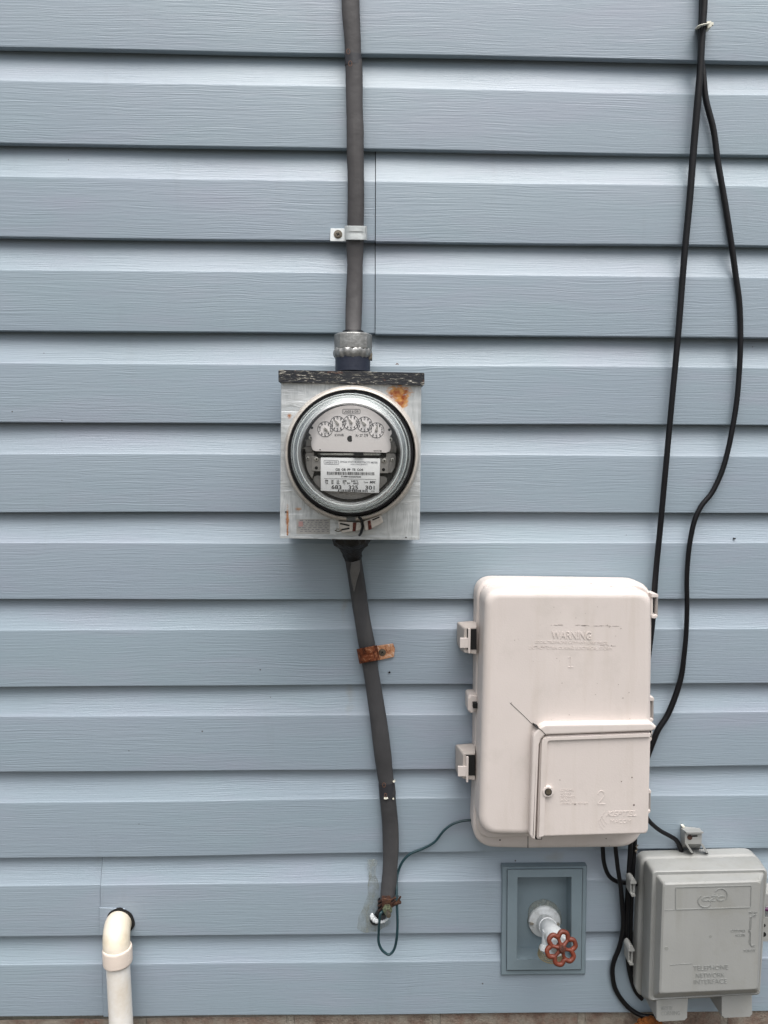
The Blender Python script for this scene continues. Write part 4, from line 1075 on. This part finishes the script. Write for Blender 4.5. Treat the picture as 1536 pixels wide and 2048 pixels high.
for d_ in (0, 2.4): stroke(bm, [(1497, 1861+d_), (1501-d_*.2, 1863+d_*.5), (1502-d_, 1868), (1501-d_, 1886), (1503.5-d_*.4, 1892-d_*.6+1), (1510, 1890.8-d_*1.2+2)], .8, ge, GO+.0006)
obj('raised_outline', bm, M_EMB, gcov, smooth=30)
bm = bmesh.new()
stroke(bm, [(1410+13.5*math.cos(a), 1802+12.5*math.sin(a)) for a in [math.radians(20+d_*12) for d_ in range(19)]], 1.4, ge, GO+.0007)
stroke(bm, [(1442+13*math.cos(a), 1790.5+13*math.sin(a)) for a in [math.radians(-150+d_*12) for d_ in range(17)]], 1.4, ge, GO+.0007)
text_into(bm, 'C', [(1404.5, 1792.5), (1420, 1791.5), (1417, 1801.5), (1402, 1802.5)], ge, .0008, .03, ); text_into(bm, 'Z', [(1422, 1790.5), (1436, 1790), (1431, 1801.5), (1416, 1802)], ge, .0008, .02)
text_into(bm, 'C', [(1434, 1791), (1450, 1790.5), (1447, 1801.5), (1432, 1802)], ge, .0008, .03)
obj('circle_emblem', bm, M_EMB, gcov, smooth=30)
bm = bmesh.new()
for q in ((1404, 1718, 1.3, .034), ): pass
bm.free(); M_DG = simple('dirt_grey', lin(138, 140, 136), .8, bd=0)
for q in ((1429.5, 1788.5, 1.2), (1333, 1897, 4), (1421, 1873, 3)):
    bm = bmesh.new(); disc(bm, q[0], q[1], q[2], GO-.0005, GO+.0002, 0, 10); obj('dirt_spot', bm, M_DG, gcov, smooth=0)
# hinges of the grey box
for (X, Y0, Y1) in ((1260.5, 1757, 1794), (1256.5, 1892, 1931)):
    bm = bmesh.new()
    slab(bm, rounded([(X, Y0+8), (X+2, Y0+3), (X+7, Y0), (X+13, Y0+7), (X+13, Y0+11), (X, Y0+11)], 1.5, 2), .018, .036, .001, 2)
    slab(bm, rounded([(X, Y1-8), (X+11, Y1-4), (X+11, Y1), (X+3, Y1)], 1.5, 2), .018, .036, .001, 2)
    slab(bm, rounded([(X, Y0+9), (X+3, Y0+9), (X+3, Y1-5), (X, Y1-5)], 1, 2), .018, .034, .001, 2)
    hg = obj('hinge', bm, M_GREY, gb)
    bm = bmesh.new(); tube(bm, [P(X+7, Y0+6, .030), P(X+6.5, Y1-4, .030)], .0019, 10); obj('hinge_pin', bm, M_GREY, hg)
# bracket above the grey box
br = thing('mounting_bracket', 'small grey plastic bracket with a rusty screw above the grey box', 'bracket', P(1388, 1700, 0))
bm = bmesh.new()
ploft(bm, [([(1361, 1655), (1370, 1653), (1400, 1656), (1400, 1697), (1361, 1697)], .001), ([(1370, 1668), (1376, 1668), (1404, 1667), (1403, 1688), (1370, 1688)], .019)])
bb = obj('body', bm, M_GREY, br, smooth=20)
bm = bmesh.new()
ploft(bm, [([(1361, 1655.5), (1396, 1655.5), (1396, 1657.5), (1361, 1657.5)], .001), ([(1373, 1664.5), (1407, 1664), (1407, 1666.8), (1373, 1667.3)], .023)])
obj('hood', bm, M_GREY, br, smooth=20)
bm = bmesh.new(); disc(bm, 1380, 1675, 5.2, .018, .0198, .0004, 18); obj('screw', bm, M_RUSTD, br)
bm = bmesh.new(); stroke(bm, [(1384, 1672.5), (1395, 1672)], 3, .018, .0194); obj('slot', bm, M_DARK, br, smooth=0)
for (xa, xb) in ((1370, 1382), (1400, 1412)):
    bm = bmesh.new()
    ploft(bm, [([(xa, 1687), (xa+5, 1687), (xb+5, 1706), (xb, 1706)], .010), ([(xa+.5, 1687), (xa+5, 1687), (xb+5, 1706), (xb+.5, 1706)], .0195)])
    obj('leg', bm, M_GREY, br, smooth=20)
bm = bmesh.new(); slab(bm, rounded([(1363, 1652), (1368, 1650.5), (1371, 1655), (1366, 1657)], 1.5, 2), .001, .005, .001, 2); obj('clip', bm, M_TIE, br)
# hasp at the right-hand edge
hp = thing('hasp', 'grey plastic hasp with round holes at the right side of the grey box', 'hasp', P(1540, 1885, .0))
bm = bmesh.new(); slab(bm, rounded([(1526, 1835), (1556, 1833), (1556, 1882), (1526, 1884)], 3, 3), .02, .045, .001, 2); slab(bm, rounded([(1527, 1788), (1556, 1787), (1556, 1812), (1527, 1812)], 3, 3), .02, .045, .001, 2); obj('plate', bm, M_GREY, hp)
bm = bmesh.new(); disc(bm, 1528, 1869, 4.6, .044, .0453, 0, 16); disc(bm, 1528, 1851, 3.4, .044, .0453, 0, 16); obj('hole', bm, M_DARK, hp, smooth=0)
bm = bmesh.new(); tube(bm, [P(1522, 1817, .045), P(1536, 1819, .047), P(1560, 1818, .045)], .0024, 10); obj('purple_wire', bm, simple('purple_wire', lin(70, 24, 66), .4), hp)
bm = bmesh.new()
base_c = P(1297, 2046, .02)
for _ in range(26):
    c = base_c+Vector((random.uniform(-.016, .016), random.uniform(-.006, .008), random.uniform(-.012, .004)))
    bmesh.ops.create_icosphere(bm, subdivisions=2, radius=random.uniform(.003, .006), matrix=Matrix.Translation(c))
tag(obj('foam_sealant', bm, M_FOAM, smooth=80), 'lump of orange foam under the left foot of the grey box', 'foam')

# ---------------------------------------------------------------- hose bib with its mounting block
blk = thing('mounting_block', 'blue-grey recessed vinyl block framing the garden tap', 'mounting block', P(1088, 1950, 0))
FOF = .021
def frame(bm, o, i, off0, off1o, off1i):
    """picture frame between outer and inner pixel outlines"""
    O1 = [P(x, y, off1o) for x, y in o]; I1 = [P(x, y, off1i) for x, y in i]
    O0 = [Vector((v.x, -off0, v.z)) for v in O1]; I0 = [Vector((v.x, -off0, v.z)) for v in I1]
    return loft(bm, [O0, O1, I1, I0], False, False)
q4 = lambda a, b, c, d: [a, b, c, d]
bm = bmesh.new()
O_ = q4((1004.5, 1733), (1174, 1731.5), (1170.5, 1948.5), (1002, 1950.5))
O2 = q4((1006, 1734), (1172.5, 1732.5), (1169, 1947), (1003.5, 1949))
M1 = q4((1014, 1738), (1166, 1736.5), (1163, 1940), (1012.5, 1941.5))
M2 = q4((1015.5, 1739.5), (1164.5, 1738), (1161.5, 1938.5), (1014, 1940))
I_ = q4((1035, 1754.5), (1143, 1753.5), (1143, 1919), (1033.5, 1919))
rings = [([P(x, y, .005) for x, y in O_])]
R0 = [Vector((v.x, .004, v.z)) for v in rings[0]]
rr = [R0, rings[0], [P(x, y, .0065) for x, y in O2], [P(x, y, .0065) for x, y in M1], [P(x, y, .0045) for x, y in M1], [P(x, y, .0095) for x, y in M2], [P(x, y, .0100) for x, y in I_]]
II = rr[-1]
rr.append([Vector((v.x, .0150, v.z)) for v in II])
loft(bm, rr, False, False)
obj('frame', bm, M_TRIM, blk, smooth=0)
bm = bmesh.new()
vs = [bm.verts.new((v.x, .0148, v.z)) for v in II]
c0 = (vs[0].co+vs[1].co+vs[2].co+vs[3].co)/4
for v in vs: v.co.x += (v.co.x-c0.x)*.02; v.co.z += (v.co.z-c0.z)*.02
bm.faces.new(vs)
obj('recess_back', bm, M_TRIM, blk, smooth=0)
bm = bmesh.new(); slab(bm, rounded([(1058, 1816), (1070, 1803), (1090, 1799), (1108, 1806), (1122, 1822), (1125, 1850), (1055, 1850)], 6, 3), -.0145, -.0125, .0008, 2); obj('old_caulk', bm, M_SMEAR, blk)

tap = thing('garden_tap', 'white painted garden tap with red flower-shaped handwheel', 'tap', P(1089, 1880, 0))
bm = bmesh.new()
fc = P(1089.5, 1844.5, -.010); fc = Vector((fc.x, .0125, fc.z))
lathe(bm, fc, [(.0218, -.002), (.0222, .001), (.0216, .0028), (.0195, .0038), (.0125, .0060), (.0115, .010)], 48, cap1=True)
obj('flange', bm, M_WHITEP, tap)
bm = bmesh.new()
for (px, py) in ((1063.5, 1848), (1116, 1849)): disc(bm, px, py, 4, -.010, -.0065, .0006, 14, sq=.7)
obj('flange_screw', bm, M_STEEL, tap)
# body: from flange out and slightly down, then valve barrel rising to the wheel
b0 = fc+Vector((0, -.004, .001)); b1 = P(1101, 1862, .040); b2 = P(1107, 1872, .052)
wc = P(1122.5, 1896, .092)
bm = bmesh.new()
tube(bm, [b0, b0.lerp(b1, .35), b0.lerp(b1, .36), b0.lerp(b1, .6), b0.lerp(b1, .61), b1, b2], [.0118, .0112, .0122, .0122, .0112, .0115, .0125], 32)
obj('body', bm, M_WHITEP, tap)
bm = bmesh.new()
s0 = P(1110, 1868, .050); s1 = P(1104, 1897, .056); s2 = P(1101, 1910, .060)
tube(bm, [s0+Vector((0, 0, .004)), s0, s1], [.010, .0165, .0135], 32)
tube(bm, [s1, s1.lerp(s2, .5), s2], [.0150, .0155, .0145], 32)
obj('valve_body', bm, M_WHITEP, tap)
bm = bmesh.new()
for k in range(4):
    a = s1.lerp(s2, .15+.28*k)+Vector((0, -.0005, 0)); tube(bm, [a+Vector((.0158*math.cos(t), .0158*math.sin(t), 0)) for t in [2*math.pi*j/40 for j in range(40)]], .0008, 8, closed=True)
obj('spout_thread', bm, simple('brass_thread', lin(150, 140, 112), .35, .7, var=.2), tap)
ax = (Vector((wc.x-b2.x, wc.y-b2.y, wc.z-b2.z+.004))).normalized()
wax = Vector((.10, -.93, .26)).normalized()
bm = bmesh.new()
tube(bm, [b2, wc-wax*.012, wc-wax*.004], [.0135, .0105, .0055], 28)
obj('bonnet', bm, M_WHITEP, tap)
# wheel
A = wax.cross(Vector((0, 0, 1))).normalized()*-1; B = A.cross(wax)*-1
if B.z < 0: B = -B
if A.x < 0: A = -A
R_ = .0168
bm = bmesh.new()
def wp(r, th): return wc+A*(r*math.cos(th))+B*(r*math.sin(th))
cl = []
for k in range(144):
    th = 2*math.pi*k/144; ph = (th-math.radians(14))*6
    cl.append(wp(R_*(1.0+.155*math.cos(ph)-.04*math.cos(2*ph)), th))
tube(bm, cl, .0029, 12, closed=True, nrm=wax)
for k in range(6):
    th = math.radians(14+30+60*k)
    tube(bm, [wp(.0035, th)+wax*.0012, wp(.009, th)+wax*.0006, wp(R_*.86, th)], [.0026, .0020, .0027], 10, nrm=wax)
wh = obj('handwheel', bm, M_RED, tap, smooth=60)
bm = bmesh.new(); lathe(bm, wc, [(.0058, -.004), (.0062, .001), (.0052, .0028), (.0042, .003)], 28, axis=wax, cap0=True, cap1=True); obj('hub', bm, M_RED, wh)
bm = bmesh.new(); lathe(bm, wc, [(.0046, .002), (.0046, .0042), (.0036, .0055), (.0012, .006)], 24, axis=wax, cap0=True, cap1=True); obj('hub_screw', bm, rust_mat('dark_rust', (.03, .012, .01, 1), lin(84, 42, 30), lin(120, 80, 62), 200), wh)

# ---------------------------------------------------------------- white drain pipe at the left
dp = thing('drain_pipe', 'white plastic drain pipe with yellowed elbow coming out of the siding', 'pipe', P(240, 2040, .045)+Vector((0, 0, -.3)))
hc = P(239, 1844, .0)
bm = bmesh.new()
ring = []
for k in range(40):
    a = 2*math.pi*k/40; r_ = 28.6*(1+.035*math.sin(3*a+1)+.02*math.sin(7*a))
    ring.append((239.5+r_*math.cos(a), 1845+r_*math.sin(a)*.97))
slab(bm, ring, -.006, .0036, 0)
tag(obj('wall_hole', bm, M_DARK, smooth=0), 'dark ragged hole in the siding round the white elbow', 'hole')
bm = bmesh.new()
AX = .0285
ctop = P(234.5, 1894, AX); cbot = P(235.8, 1925, AX)
top = P(239, 1845, .0); z0 = top.z+.001
pts = [Vector((top.x, .012, z0))]
for k in range(0, 15):
    a = math.pi/2*k/14
    pts.append(Vector((top.x+(ctop.x-top.x)*k/14, -.0065-(AX-.0065)*math.sin(a), z0-.0225+.0225*math.cos(a))))
pts.append(Vector((ctop.x, -AX, ctop.z-.012)))
tube(bm, pts, .0172, 40, nrm=(1, 0, 0))
obj('elbow', bm, M_ELBOW, dp, smooth=60)
bm = bmesh.new()
tube(bm, [ctop+Vector((0, 0, .0004)), ctop, ctop.lerp(cbot, .1), ctop.lerp(cbot, .9), cbot, cbot-Vector((0, 0, .0005))], [.0174, .0181, .0188, .0186, .0180, .0160], 48, nrm=(1, 0, 0))
for t_ in (.25, .45, .62):
    q = ctop.lerp(cbot, t_); tube(bm, [q+Vector((.0186*math.cos(s), -.0186*math.sin(s), 0)) for s in [math.radians(d_) for d_ in (12, 18, 24, 30)]], .0004, 6)
obj('collar', bm, simple('pink_white_pvc', lin(226, 212, 200), .4, var=.03), dp, smooth=60)
bm = bmesh.new()
pe = P(242.3, 2048, AX); dr_ = (pe-cbot); 
tube(bm, [ctop, cbot, pe, cbot+dr_*((cbot.z+.02)/-dr_.z)], .0150, 40, nrm=(1, 0, 0))
obj('pipe', bm, M_PVC, dp, smooth=60)

# ---------------------------------------------------------------- small dirt stuck to the siding
for (px, py, s_, lab) in ((795, 730, 4.5, 'small curled brown leaf stuck on the siding above the meter box'), (1470, 1077, 2.0, 'dark speck on the siding to the right of the bowed cable'), (779, 1345, 2.2, 'dark speck on the siding just below the rusty strap')):
    bm = bmesh.new()
    if s_ > 4: stroke(bm, [(px-5, py+1), (px-1, py-3), (px+2, py-1), (px+5, py+4), (px+5.5, py+6)], 2.0, -.010, -.0015)
    else: disc(bm, px, py, s_, -.008, .0014, 0, 8, sq=.7)
    tag(obj('leaf' if s_ > 4 else 'debris_speck', bm, simple('dry_leaf', lin(120, 96, 86), .8, bd=0) if s_ > 4 else M_DARK, smooth=0), lab, 'debris')

for ob in bpy.data.objects:
    if '_w' in ob: del ob['_w']
